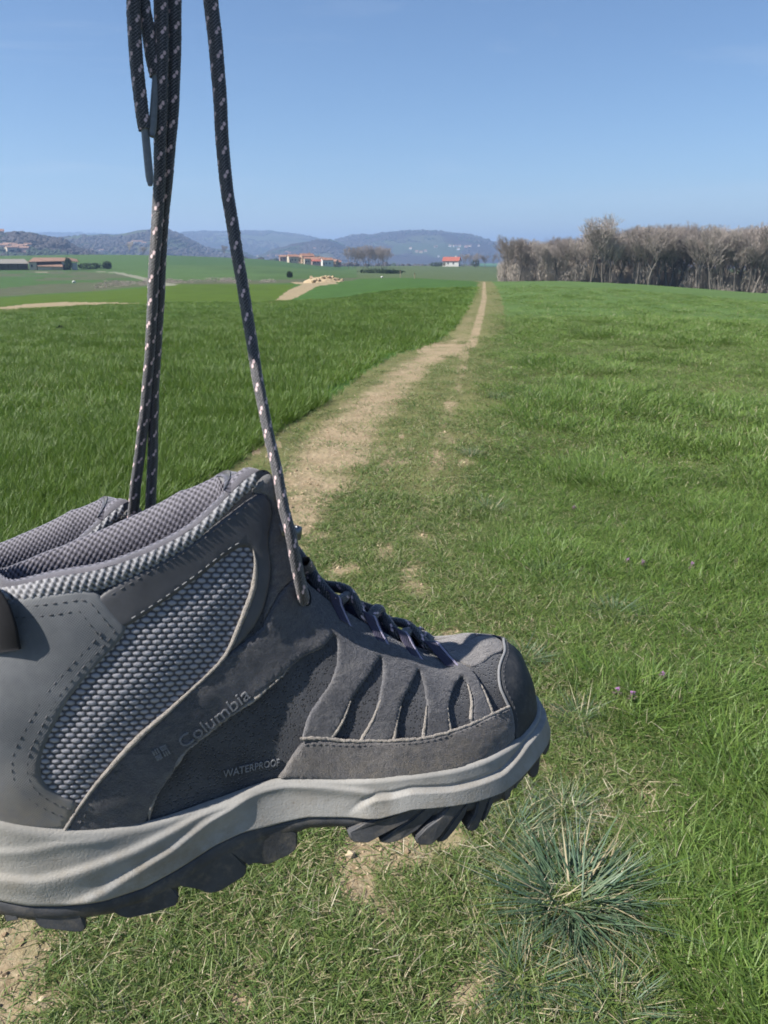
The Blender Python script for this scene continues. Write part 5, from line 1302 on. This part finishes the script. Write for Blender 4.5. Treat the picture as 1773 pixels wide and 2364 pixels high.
    prof = np.array([(-.6, -9.5), (-.4, -3.0), (.2, 1.2), (2.2, 4.2), (5.8, 5.8), (10.0, 4.4), (13.4, -1.2), (14.6, -10), (14.0, -22), (12.0, -38), (10, -56), (9.0, -76), (10.0, -98)])
    wv = np.linspace(0, len(prof)-1, 130); pf = crom(prof, wv)
    sl = np.concatenate([[0], np.cumsum(np.linalg.norm(np.diff(T, axis=0), axis=1))])
    dense = np.linspace(0, sl[-1], 620)
    Td = np.stack([np.interp(dense, sl, T[:, k]) for k in range(3)], 1); Id = np.stack([np.interp(dense, sl, inn[:, k]) for k in range(3)], 1)
    Id /= np.linalg.norm(Id, axis=1, keepdims=True); kd = np.interp(dense, sl, k_)
    G = Td[:, None, :]+Id[:, None, :]*(pf[None, :, 0]*kd[:, None])[..., None]; G[..., 2] += pf[None, :, 1]
    gn = np.cross(np.gradient(G, axis=0), np.gradient(G, axis=1)); gn /= np.linalg.norm(gn, axis=-1, keepdims=True)+1e-9
    ps = np.concatenate([[0], np.cumsum(np.linalg.norm(np.diff(pf, axis=0), axis=1))])
    X, Z_ = np.meshgrid(dense, ps, indexing='ij')
    cell = np.clip(.5+.6*np.cos(2*np.pi*X/3.1)*np.cos(2*np.pi*Z_/3.5), 0, 1)
    inner = smooth01(wv, 4.0, 4.5)[None, :]
    G += gn*(-(inner*.62*cell))[..., None]
    f = grid_faces(620, 130)
    jcol = f[:, 0] % 130
    c1, c2 = int(2.1/12*129), int(4.0/12*129)
    cl = cell.ravel()
    def sub(nm, sel, mat, cellv):
        ff = f[sel]; used = np.unique(ff); rm = -np.ones(620*130, int); rm[used] = np.arange(len(used))
        return obj(nm, make_mesh(nm, G.reshape(-1, 3)[used]/1000, rm[ff], mat, attrs={'cell': cellv[used]}), root)
    sub('lining', jcol >= c2, M_LINE, cl)
    sub('rim_binding', (jcol >= c1) & (jcol < c2), M_BIND, cl)
    # pale open mesh strip under the binding, on the outer face
    gu = np.linspace(5.85, 0, 560)
    for sd in (1, -1):
        v0 = np.interp(gu, [0, 3.4, 3.9, 4.3, 5.2, 5.85], [.925, .93, .925, .935, .952, .957]); wq = np.linspace(0, 1, 40)
        Ug = np.repeat(gu[:, None], 40, 1); Vg = v0[:, None]+(.999-v0[:, None])*wq[None]; P = S(Ug, Vg, sd); N_ = SN(Ug, Vg, sd)
        c1_ = np.cos(2*np.pi*(P[..., 0]+.3*P[..., 2])/2.9)*np.cos(2*np.pi*P[..., 2]/3.6)
        cell2 = np.clip(.55+.6*c1_, 0, 1)
        Q = P+N_*(.35+.8*cell2+1.1*np.sin(np.pi*wq)[None])[..., None]
        obj('rim_mesh', make_mesh('rim_mesh', Q.reshape(-1, 3)/1000, grid_faces(560, 40), M_RIM, attrs={'cell': cell2.ravel()}), root)
    # --- tongue
    ck = crom([(240, 70, 11), (216, 77, 13), (196, 90, 15), (176, 105, 17), (160, 122, 18), (150, 142, 20), (144, 160, 22), (141, 171, 22), (136, 177, 20)], np.linspace(0, 8, 70))
    tn = np.gradient(ck[:, :2], axis=0); tn /= np.linalg.norm(tn, axis=1, keepdims=True); nn = np.stack([-tn[:, 1], tn[:, 0]], 1)*-1
    nn = np.where((nn[:, 1:2] < 0), -nn, nn)
    a = np.linspace(0, 2*np.pi, 40, endpoint=False); th = np.interp(np.arange(70), [0, 40, 62, 69], [3.0, 4.0, 5.0, 2.0])
    yy = ck[:, 2:3]*np.cos(a); hh = th[:, None]*np.sin(a)-(yy/ck[:, 2:3])**2*5.0
    V = np.stack([ck[:, 0:1]+nn[:, 0:1]*hh, yy, ck[:, 1:2]+nn[:, 1:2]*hh], -1)
    cell = np.clip(.5+.6*np.cos(np.arange(70)[:, None]*1.9)*np.cos(a*20)[None, :], 0, 1)*np.ones((70, 40))
    F = grid_faces(70, 40, False, True).tolist()+[tuple(69*40+i for i in range(40))]
    obj('tongue', make_mesh('tongue', V.reshape(-1, 3)/1000, F, M_LINE, attrs={'cell': cell.ravel()}), root)
    # --- footbed
    us = np.linspace(0, NU, 60); nr, fr = S(us, np.full(60, .05)), S(us, np.full(60, .05), -1)
    obj('footbed', make_mesh('footbed', np.stack([nr, fr], 1).reshape(-1, 3)/1000, grid_faces(60, 2), M_BASE), root)
    # --- pull tab at the heel
    ribbon('pull_tab', [(43, -35, 124), (43, -35.5, 134), (41, -33, 143), (36, -28, 150), (28, -20, 154), (20, -8, 152), (18, 0, 142), (17, 1, 128)], (.85, -.35, .10), 11, 1.6, M_TABBLK, root)
    # --- midsole
    us = np.linspace(0, NU, 240)
    loops_u = np.concatenate([us, us[::-1][1:-1]]); loops_s = np.concatenate([np.ones(240), -np.ones(238)])
    Fp = np.array([S(np.array(u), np.array(0.), s) for u, s in zip(loops_u, loops_s)])
    Tn = np.roll(Fp, -1, 0)-np.roll(Fp, 1, 0); Nh = np.stack([Tn[:, 1], -Tn[:, 0], 0*Tn[:, 0]], 1); Nh /= np.linalg.norm(Nh, axis=1, keepdims=True)
    if (Nh[60]@np.array([0, -1, 0])) < 0: Nh = -Nh
    zb = np.interp(Fp[:, 0], ZB_X, ZB_Z)
    ws = np.linspace(0, 1, 46)
    MV = []
    for w in ws:
        z = (Fp[:, 2]+2.0)*(1-w)+zb*w
        if w < .12: o = 1.0+3.0*math.sqrt(max(0, 1-(1-w/.12)**2))
        else: o = 4.0+2.4*((w-.12)/.88)**1.2
        if w > .93: o -= 2.0*((w-.93)/.07)**2
        P = Fp+Nh*o; P[:, 2] = z; MV.append(P)
    MV = np.array(MV).transpose(1, 0, 2)
    win = smooth01(ws, .05, .16)*(1-smooth01(ws, .93, 1.0))
    MV += Nh[:, None, :]*(flow(MV)*win)[..., None]
    n = len(Fp)
    ms = obj('midsole', make_mesh('midsole', MV.reshape(-1, 3)/1000, grid_faces(n, 46, True, False), M_EVA), root)
    # --- outsole slab and its lugs
    OV = []
    zo = zb-np.interp(Fp[:, 0], [0, 20, 45, 60, 105, 140, 150, 165, 190, 285], [8.5, 8.5, 8, 8, 11, 10, 7, 6, 6, 7])
    for w, o in ((0, 3.0), (.04, 5.2), (.12, 5.7), (.5, 5.6), (.85, 4.4), (1.0, 2.2)):
        P = Fp+Nh*(o-.2); P[:, 2] = zb+.6+(zo-zb-.6)*w; OV.append(P)
    OV = np.array(OV).transpose(1, 0, 2); ko = OV.shape[1]
    F = grid_faces(n, ko, True, False).tolist()
    idx = lambda i: (i % n)*ko+ko-1
    F += [(idx(i), idx(i+1), idx(n-i-1), idx(n-i)) if i > 0 else (idx(0), idx(1), idx(n-1)) for i in range(0, 239)]
    os_ = obj('outsole', make_mesh('outsole', OV.reshape(-1, 3)/1000, F, M_OUT), root)
    hwx = np.interp
    nearF = Fp[:240]; ordx = np.argsort(nearF[:, 0])
    def lug(poly, y0, y1, sd, bev=.8, slope=.0):
        bm = bmesh.new(); poly = np.array(poly, float)
        cx, cz = poly.mean(0)
        A_ = []; B_ = []
        for x, z in poly:
            hw = np.interp(x, nearF[ordx, 0], -nearF[ordx, 1])
            yo = -(hw+y0) if y0 > 0 else y0
            A_.append(bm.verts.new((x/1000, sd*yo/1000, z/1000)))
            B_.append(bm.verts.new(((x+slope*(y1-yo))/1000, sd*y1/1000, (z+(cz-z)*.15)/1000)))
        bm.faces.new(A_); bm.faces.new(B_[::-1])
        k = len(A_)
        for i in range(k): bm.faces.new((A_[i], B_[i], B_[(i+1) % k], A_[(i+1) % k]))
        bmesh.ops.recalc_face_normals(bm, faces=bm.faces)
        bmesh.ops.bevel(bm, geom=[e for e in bm.edges], offset=bev/1000, segments=3, affect='EDGES', clamp_overlap=True)
        me = bpy.data.meshes.new('lug'); bm.to_mesh(me); bm.free(); me.materials.append(M_OUT)
        for p in me.polygons: p.use_smooth = p.area < 6e-6
        return obj('lug', me, os_)
    LUGS = [([(2, 23), (14, 20), (20, 17), (20, 11), (12, 11), (3, 15)], 5.0, -8),
            ([(24, 20), (30, 17), (30, 11), (24, 10)], 5.0, -10),
            ([(35.6,17.5),(35.0,13.8),(36.0,8.1),(37.4,6.2),(50.7,1.0),(53.5,.9),(54.6,3.0),(53.5,9.7),(51,14)], 5.0, -14),
            ([(63.7,15),(63.8,9.7),(66.7,4.3),(70.7,1.1),(79.5,-0.0),(91.0,0.1),(92.2,4.3),(90,10),(83,16.5)], 5.0, -14),
            ([(88.5,17.5),(92.9,8.6),(100.1,4.1),(104.3,0.3),(109.0,-0.3),(120.7,3.7),(122.0,8.4),(116,18.3),(109.3,23)], 5.0, -14),
            ([(109.3,22.7),(117.1,14.9),(122.0,8.4),(126.1,8.4),(130.8,6.0),(141.0,8.8),(144.6,11.5),(145.4,19.6),(137.6,25),(125.4,25)], 5.0, -10),
            ([(195.3,28.0),(186.1,24.4),(173.7,22.2),(166.5,18.6),(167.8,13.1),(174.6,11.6),(180.1,14.3),(192.9,19.7),(202.3,26.7)], 7.2, -18),
            ([(202.3,25.7),(194.7,20.2),(185.4,14.7),(179.8,11.1),(183.3,9.6),(188.6,10.0),(197.0,13.9),(206.6,21.7),(209.6,25.7)], 6.2, -18),
            ([(214.2,25.9),(207.4,19.6),(200.7,15.7),(195.7,11.3),(196.6,7.3),(202.9,6.0),(207.7,9.9),(213.7,17.0),(221.0,23.7)], 7.2, -18),
            ([(221.0,22.7),(214.6,16.7),(205.6,6.1),(209.8,5.9),(215.2,10.8),(220.1,16.2),(223.3,23.1)], 6.2, -18),
            ([(227.1,24.0),(224.8,15.9),(219.8,10.5),(221.6,7.5),(225.9,7.8),(229.5,14.7),(233.2,22.9)], 7.0, -16),
            ([(233.7,22.3),(228.3,9.6),(231.7,11.1),(235.4,17.0),(237.1,23.4)], 6.2, -16),
            ([(242.0,25.0),(241.2,18.4),(242.2,14.2),(246.0,15.7),(247.7,23.5)], 6.6, -12),
            ([(249.3,26.3),(248.5,18.2),(250.5,17.0),(252.6,20.9),(253.3,28.5)], 6.4, -10)]
    for sd in (1, -1):
        for poly, y0, y1 in LUGS: lug(poly, y0, y1, sd)
        lug([(262, 25), (263.5, 14), (266, 11.3), (269, 13.4), (271, 25)], -32, -18, sd)
        lug([(276, 28), (277.5, 17), (280, 13.5), (283, 18), (284, 29)], -19, -8, sd, .8)
    lug([(281, 30), (283, 18), (286, 14.5), (288.5, 20), (288, 31)], -6, 6, 1, .8)
    # --- lettering
    V, F = text_mesh('WATERPROOF'); V -= V.min(0); V /= np.array([V[:, 0].max(), V[:, 1].max(), 1])
    letter_on('lettering', V, F, (5.17, .089), (.96, -.012), (-.01, .030), .022, .0, .55, M_PRINT, root)
    V, F = text_mesh('Columbia'); V[:, 0] -= V[:, 0].min(); V /= np.array([V[:, 0].max(), V[:, 1].max(), 1])
    letter_on('lettering', V, F, (4.66, .252), (1.02, .112), (-.085, .042), .0, 1.2, 2.12, M_EMBOSS, root)
    # emblem: four groups of parallel bars
    bars = []
    for (cx, cy, hor) in ((-.5, .5, 0), (.5, .5, 1), (-.5, -.5, 1), (.5, -.5, 0)):
        for k in (-1, 0, 1):
            w_, h_ = (.40, .085) if hor else (.085, .40)
            ox, oy = (cx, cy+k*.3) if hor else (cx+k*.3, cy)
            bars.append((ox-w_, oy-h_, ox+w_, oy+h_))
    V = []; F = []
    for (x0, y0, x1, y1) in bars:
        i = len(V); V += [(x0, y0, 0), (x1, y0, 0), (x1, y1, 0), (x0, y1, 0)]; F.append((i, i+1, i+2, i+3))
    letter_on('emblem', np.array(V), F, (4.36, .258), (.105, .008), (-.028, .022), .0, 1.2, 2.1, M_LOGO, root)
    # --- instep lacing between the loops
    lv = [(8.95, .999), (9.76, .999), (10.50, .999), (11.35, .999)]
    npt = [on_s(u, v, 1, 1.2)[0]+np.array([0, 0, .6]) for u, v in lv]; fpt = [p*np.array([1, -.96, 1]) for p in npt]
    e1 = on_s(7.50, .80, 1, 1.8)[0]; e2 = e1*np.array([1, -.96, 1])
    top_n = on_s(7.95, .999, 1, 1.5)[0]+np.array([3, 2, 2.5]); top_f = top_n*np.array([1, -.96, 1])
    chains = ([top_n, fpt[0], (fpt[0]+npt[1])/2+np.array([3, 0, 4.5]), npt[1], (npt[1]+fpt[2])/2+np.array([2, 0, 5]), fpt[2], (fpt[2]+npt[3])/2+np.array([1, 0, 4]), npt[3], (npt[3]+fpt[3])/2+np.array([3, 0, 1]), fpt[3]],
              [top_f, npt[0], (npt[0]+fpt[1])/2+np.array([3, 0, 2]), fpt[1], (fpt[1]+npt[2])/2+np.array([2, 0, 2]), npt[2], (npt[2]+fpt[3])/2+np.array([1, 0, 1.5]), fpt[3]])
    for k, ch in enumerate(chains):
        lace_mesh('lace', spline(ch, 1.0), root, (2.7, 2.0), .01, .3*k)

def copy_tree(o, parent=None):
    c = o.copy(); COL.objects.link(c); c.parent = parent
    for ch in list(o.children): copy_tree(ch, c)
    return c

BOOT_R = Matrix(((0.95047716, -0.30266862, -0.07060369), (0.30882875, 0.94528179, 0.10520048), (0.0348995, -0.1217951, 0.99194152)))
BOOT_O = Vector((-0.18696909, 0.27038783, 1.22834886))
boot = empty('hiking_boot')
tag(boot, 'worn grey suede hiking boot with mesh side and pale foam midsole, seen full length', 'boot', 'pair of boots hanging by their laces')
build_boot(boot)
boot.location = BOOT_O
boot.rotation_euler = BOOT_R.to_euler()

# ---- the second boot of the pair, hanging behind the first
boot2 = copy_tree(boot)
tag(boot2, 'second boot of the pair, only its padded collar showing behind the nearer boot', 'boot')
boot2.rotation_euler = (BOOT_R @ Matrix.Rotation(math.radians(5), 3, 'X')).to_euler()
boot2.location = (-0.2766, 0.3620, 1.1905)

# ---- hanging laces (world metres, from the grip above down to the boots)
def hang(name, pts, parent, r=(3.0, 2.1), twist=.006, phase=0.0):
    P = spline(np.array(pts)*1000, 2.0)
    Mi = np.array(parent.matrix_basis.inverted()) if parent else np.eye(4)
    Q = (np.c_[P/1000, np.ones(len(P))] @ Mi.T)[:, :3]*1000
    return lace_mesh(name, Q, parent, r, twist, phase)
bpy.context.view_layer.update()
GRIP = np.array((-0.0948, 0.4038, 1.6455))
hang('lace', [GRIP+np.array([.012, 0, .03]), GRIP+np.array([.008, 0, 0]), (-0.0777, 0.3967, 1.6239), (-0.0759, 0.3913, 1.6076), (-0.0725, 0.3794, 1.5715), (-0.0695, 0.3675, 1.5354), (-0.0642, 0.3556, 1.4993), (-0.0588, 0.3461, 1.4704), (-0.0519, 0.3313, 1.4349), (-0.0457, 0.3191, 1.4109), (-0.0423, 0.3116, 1.3977), (-0.0394, 0.3075, 1.3884), (-0.0371, 0.3069, 1.3738), (-0.0358, 0.3080, 1.3627), (-0.0354, 0.3106, 1.3578), (-0.0357, 0.3161, 1.3536)], boot, (3.1, 2.1), .0062, .1)
hang('lace', [GRIP+np.array([-.002, .004, .03]), GRIP, (-0.0985, 0.3973, 1.6224), (-0.0983, 0.3913, 1.6043), (-0.0982, 0.3847, 1.5810), (-0.0990, 0.3797, 1.5594), (-0.1014, 0.3760, 1.5323), (-0.1045, 0.3750, 1.5102), (-0.1070, 0.3742, 1.4916), (-0.1104, 0.3748, 1.4679), (-0.1166, 0.3778, 1.4386), (-0.1240, 0.3821, 1.4070), (-0.1308, 0.3860, 1.3804), (-0.1362, 0.3906, 1.3595)], boot2, (3.0, 2.2), .0075, .35)
hang('lace', [GRIP+np.array([.004, .006, .03]), GRIP+np.array([.003, .004, 0]), (-0.0931, 0.4020, 1.6239), (-0.0931, 0.3959, 1.6055), (-0.0939, 0.3892, 1.5820), (-0.0955, 0.3841, 1.5601), (-0.0990, 0.3803, 1.5326), (-0.1029, 0.3793, 1.5103), (-0.1054, 0.3784, 1.4915), (-0.1089, 0.3789, 1.4676), (-0.1138, 0.3818, 1.4380), (-0.1190, 0.3860, 1.4061), (-0.1238, 0.3891, 1.3771), (-0.1273, 0.3920, 1.3540)], boot2, (3.0, 2.2), .0070, .72)
t1 = hang('lace', [GRIP+np.array([-.006, -.004, .03]), GRIP+np.array([-.004, -.002, 0]), (-0.1079, 0.3920, 1.6224), (-0.1085, 0.3867, 1.6063), (-0.1082, 0.3826, 1.5905), (-0.1071, 0.3783, 1.5745), (-0.1060, 0.3750, 1.5612), (-0.1048, 0.3735, 1.5534)], boot2, (2.7, 2.1), .004, .5)
t2 = hang('lace', [GRIP+np.array([-.004, .002, .03]), GRIP+np.array([-.003, .003, 0]), (-0.1062, 0.3955, 1.6235), (-0.1058, 0.3913, 1.6076), (-0.1041, 0.3878, 1.5968), (-0.1023, 0.3849, 1.5849), (-0.1005, 0.3831, 1.5763)], boot, (2.7, 2.1), .004, .9)
def aglet(a, b, parent, owner):
    P = spline([a, (np.array(a)+np.array(b))/2, b], .002)
    Mi = np.array(owner.matrix_basis.inverted()); Q = (np.c_[P, np.ones(len(P))] @ Mi.T)[:, :3]*1000
    rr = np.full(len(Q), 1.75); rr[-3:] = (1.7, 1.5, 1.0); rr[0] = 1.95
    simple_tube('aglet', Q, rr, M_AGLET, parent, 14)
aglet((-0.1050, 0.3739, 1.5545), (-0.1029, 0.3670, 1.5304), t1, boot2)
aglet((-0.1005, 0.3834, 1.5770), (-0.1018, 0.3725, 1.5506), t2, boot)

# ---- the hand that holds the laces, above the picture, and its sleeve
def skin_mat():
    t = NT('skin'); v = t.coord('Object'); t.color(t.mix(t.noise(v, 60, 4, .6), (.42, .25, .18), (.52, .33, .25))); t.rough(.5)
    t.b.inputs['Subsurface Weight'].default_value = .1; t.b.inputs['Subsurface Radius'].default_value = (.01, .004, .002); t.bump(t.noise(v, 400, 4, .6), .3, .0006); return t.m
M_SKIN = skin_mat(); M_SLEEVE = fabric('sleeve_cloth', (.03, .035, .05), (.055, .06, .08), .9, 500, .0004, .3)
def hand():
    e = empty('person', (GRIP[0]-.30, GRIP[1]-.22, GRIP[2]+.06)); tag(e, 'outstretched forearm in dark sleeve with a hand gripping the laces', 'person')
    o0 = np.array(e.location)
    C = GRIP+np.array([0, 0, .058])
    V = []; E_ = []; R_ = []
    def add(p, r, prev=None):
        V.append(np.array(p)-o0); R_.append(r); i = len(V)-1
        if prev is not None: E_.append((prev, i))
        return i
    wr = add(C+np.array([-.095, -.058, -.012]), .026); fa = add(C+np.array([-.145, -.115, .020]), .031, wr); add(C+np.array([-.20, -.20, .065]), .034, fa)
    pl = add(C+np.array([-.062, -.030, .010]), .027, wr); pk = add(C+np.array([-.034, .006, .006]), .022, pl)
    for k, (dz, s) in enumerate(((.031, .95), (.011, 1.05), (-.009, 1.0), (-.028, .82))):
        a = add(C+np.array([-.026, .022, dz+.004]), .0105, pk); b = add(C+np.array([.004, .036*s, dz]), .0098, a)
        c = add(C+np.array([.024*s, .020, dz-.001]), .0090, b); d = add(C+np.array([.020*s, -.006, dz-.002]), .0084, c); add(C+np.array([.004, -.012, dz-.002]), .0076, d)
    t0 = add(C+np.array([-.058, -.040, .030]), .015, pl); t1_ = add(C+np.array([-.030, -.036, .046]), .0125, t0); t2_ = add(C+np.array([-.004, -.026, .044]), .0108, t1_); add(C+np.array([.014, -.020, .038]), .009, t2_)
    me = bpy.data.meshes.new('hand'); me.from_pydata([tuple(v) for v in V], E_, []); me.materials.append(M_SKIN)
    ob = obj('hand', me, e); sk = ob.modifiers.new('skin', 'SKIN'); sk.use_smooth_shade = True
    for i, v in enumerate(me.skin_vertices[0].data): v.radius = (R_[i], R_[i]); v.use_root = (i == 0)
    ss = ob.modifiers.new('smooth', 'SUBSURF'); ss.levels = ss.render_levels = 2
    path = spline(np.array([C+np.array([-.118, -.085, .002]), C+np.array([-.145, -.115, .020]), C+np.array([-.20, -.20, .065]), C+np.array([-.24, -.29, .09]), C+np.array([-.27, -.40, .09])])-o0, .006)
    n = len(path); q = np.linspace(0, 1, n); rad = .039+.016*q+.0016*np.sin(q*42)+.001*np.sin(q*77+1)
    Vt, Nn, F, s_, a_ = tube(path, rad, 28); Vt = Vt+Nn*(.0018*np.sin(a_*3+s_*90))[..., None]
    obj('sleeve', make_mesh('sleeve', Vt.reshape(-1, 3), F, M_SLEEVE), e)
    V2, N2, F2, _, _ = tube(path[:5], np.array([.0405, .0425, .0430, .0425, .0405]), 28); obj('cuff', make_mesh('cuff', V2.reshape(-1, 3), F2, M_SLEEVE), e)
hand()
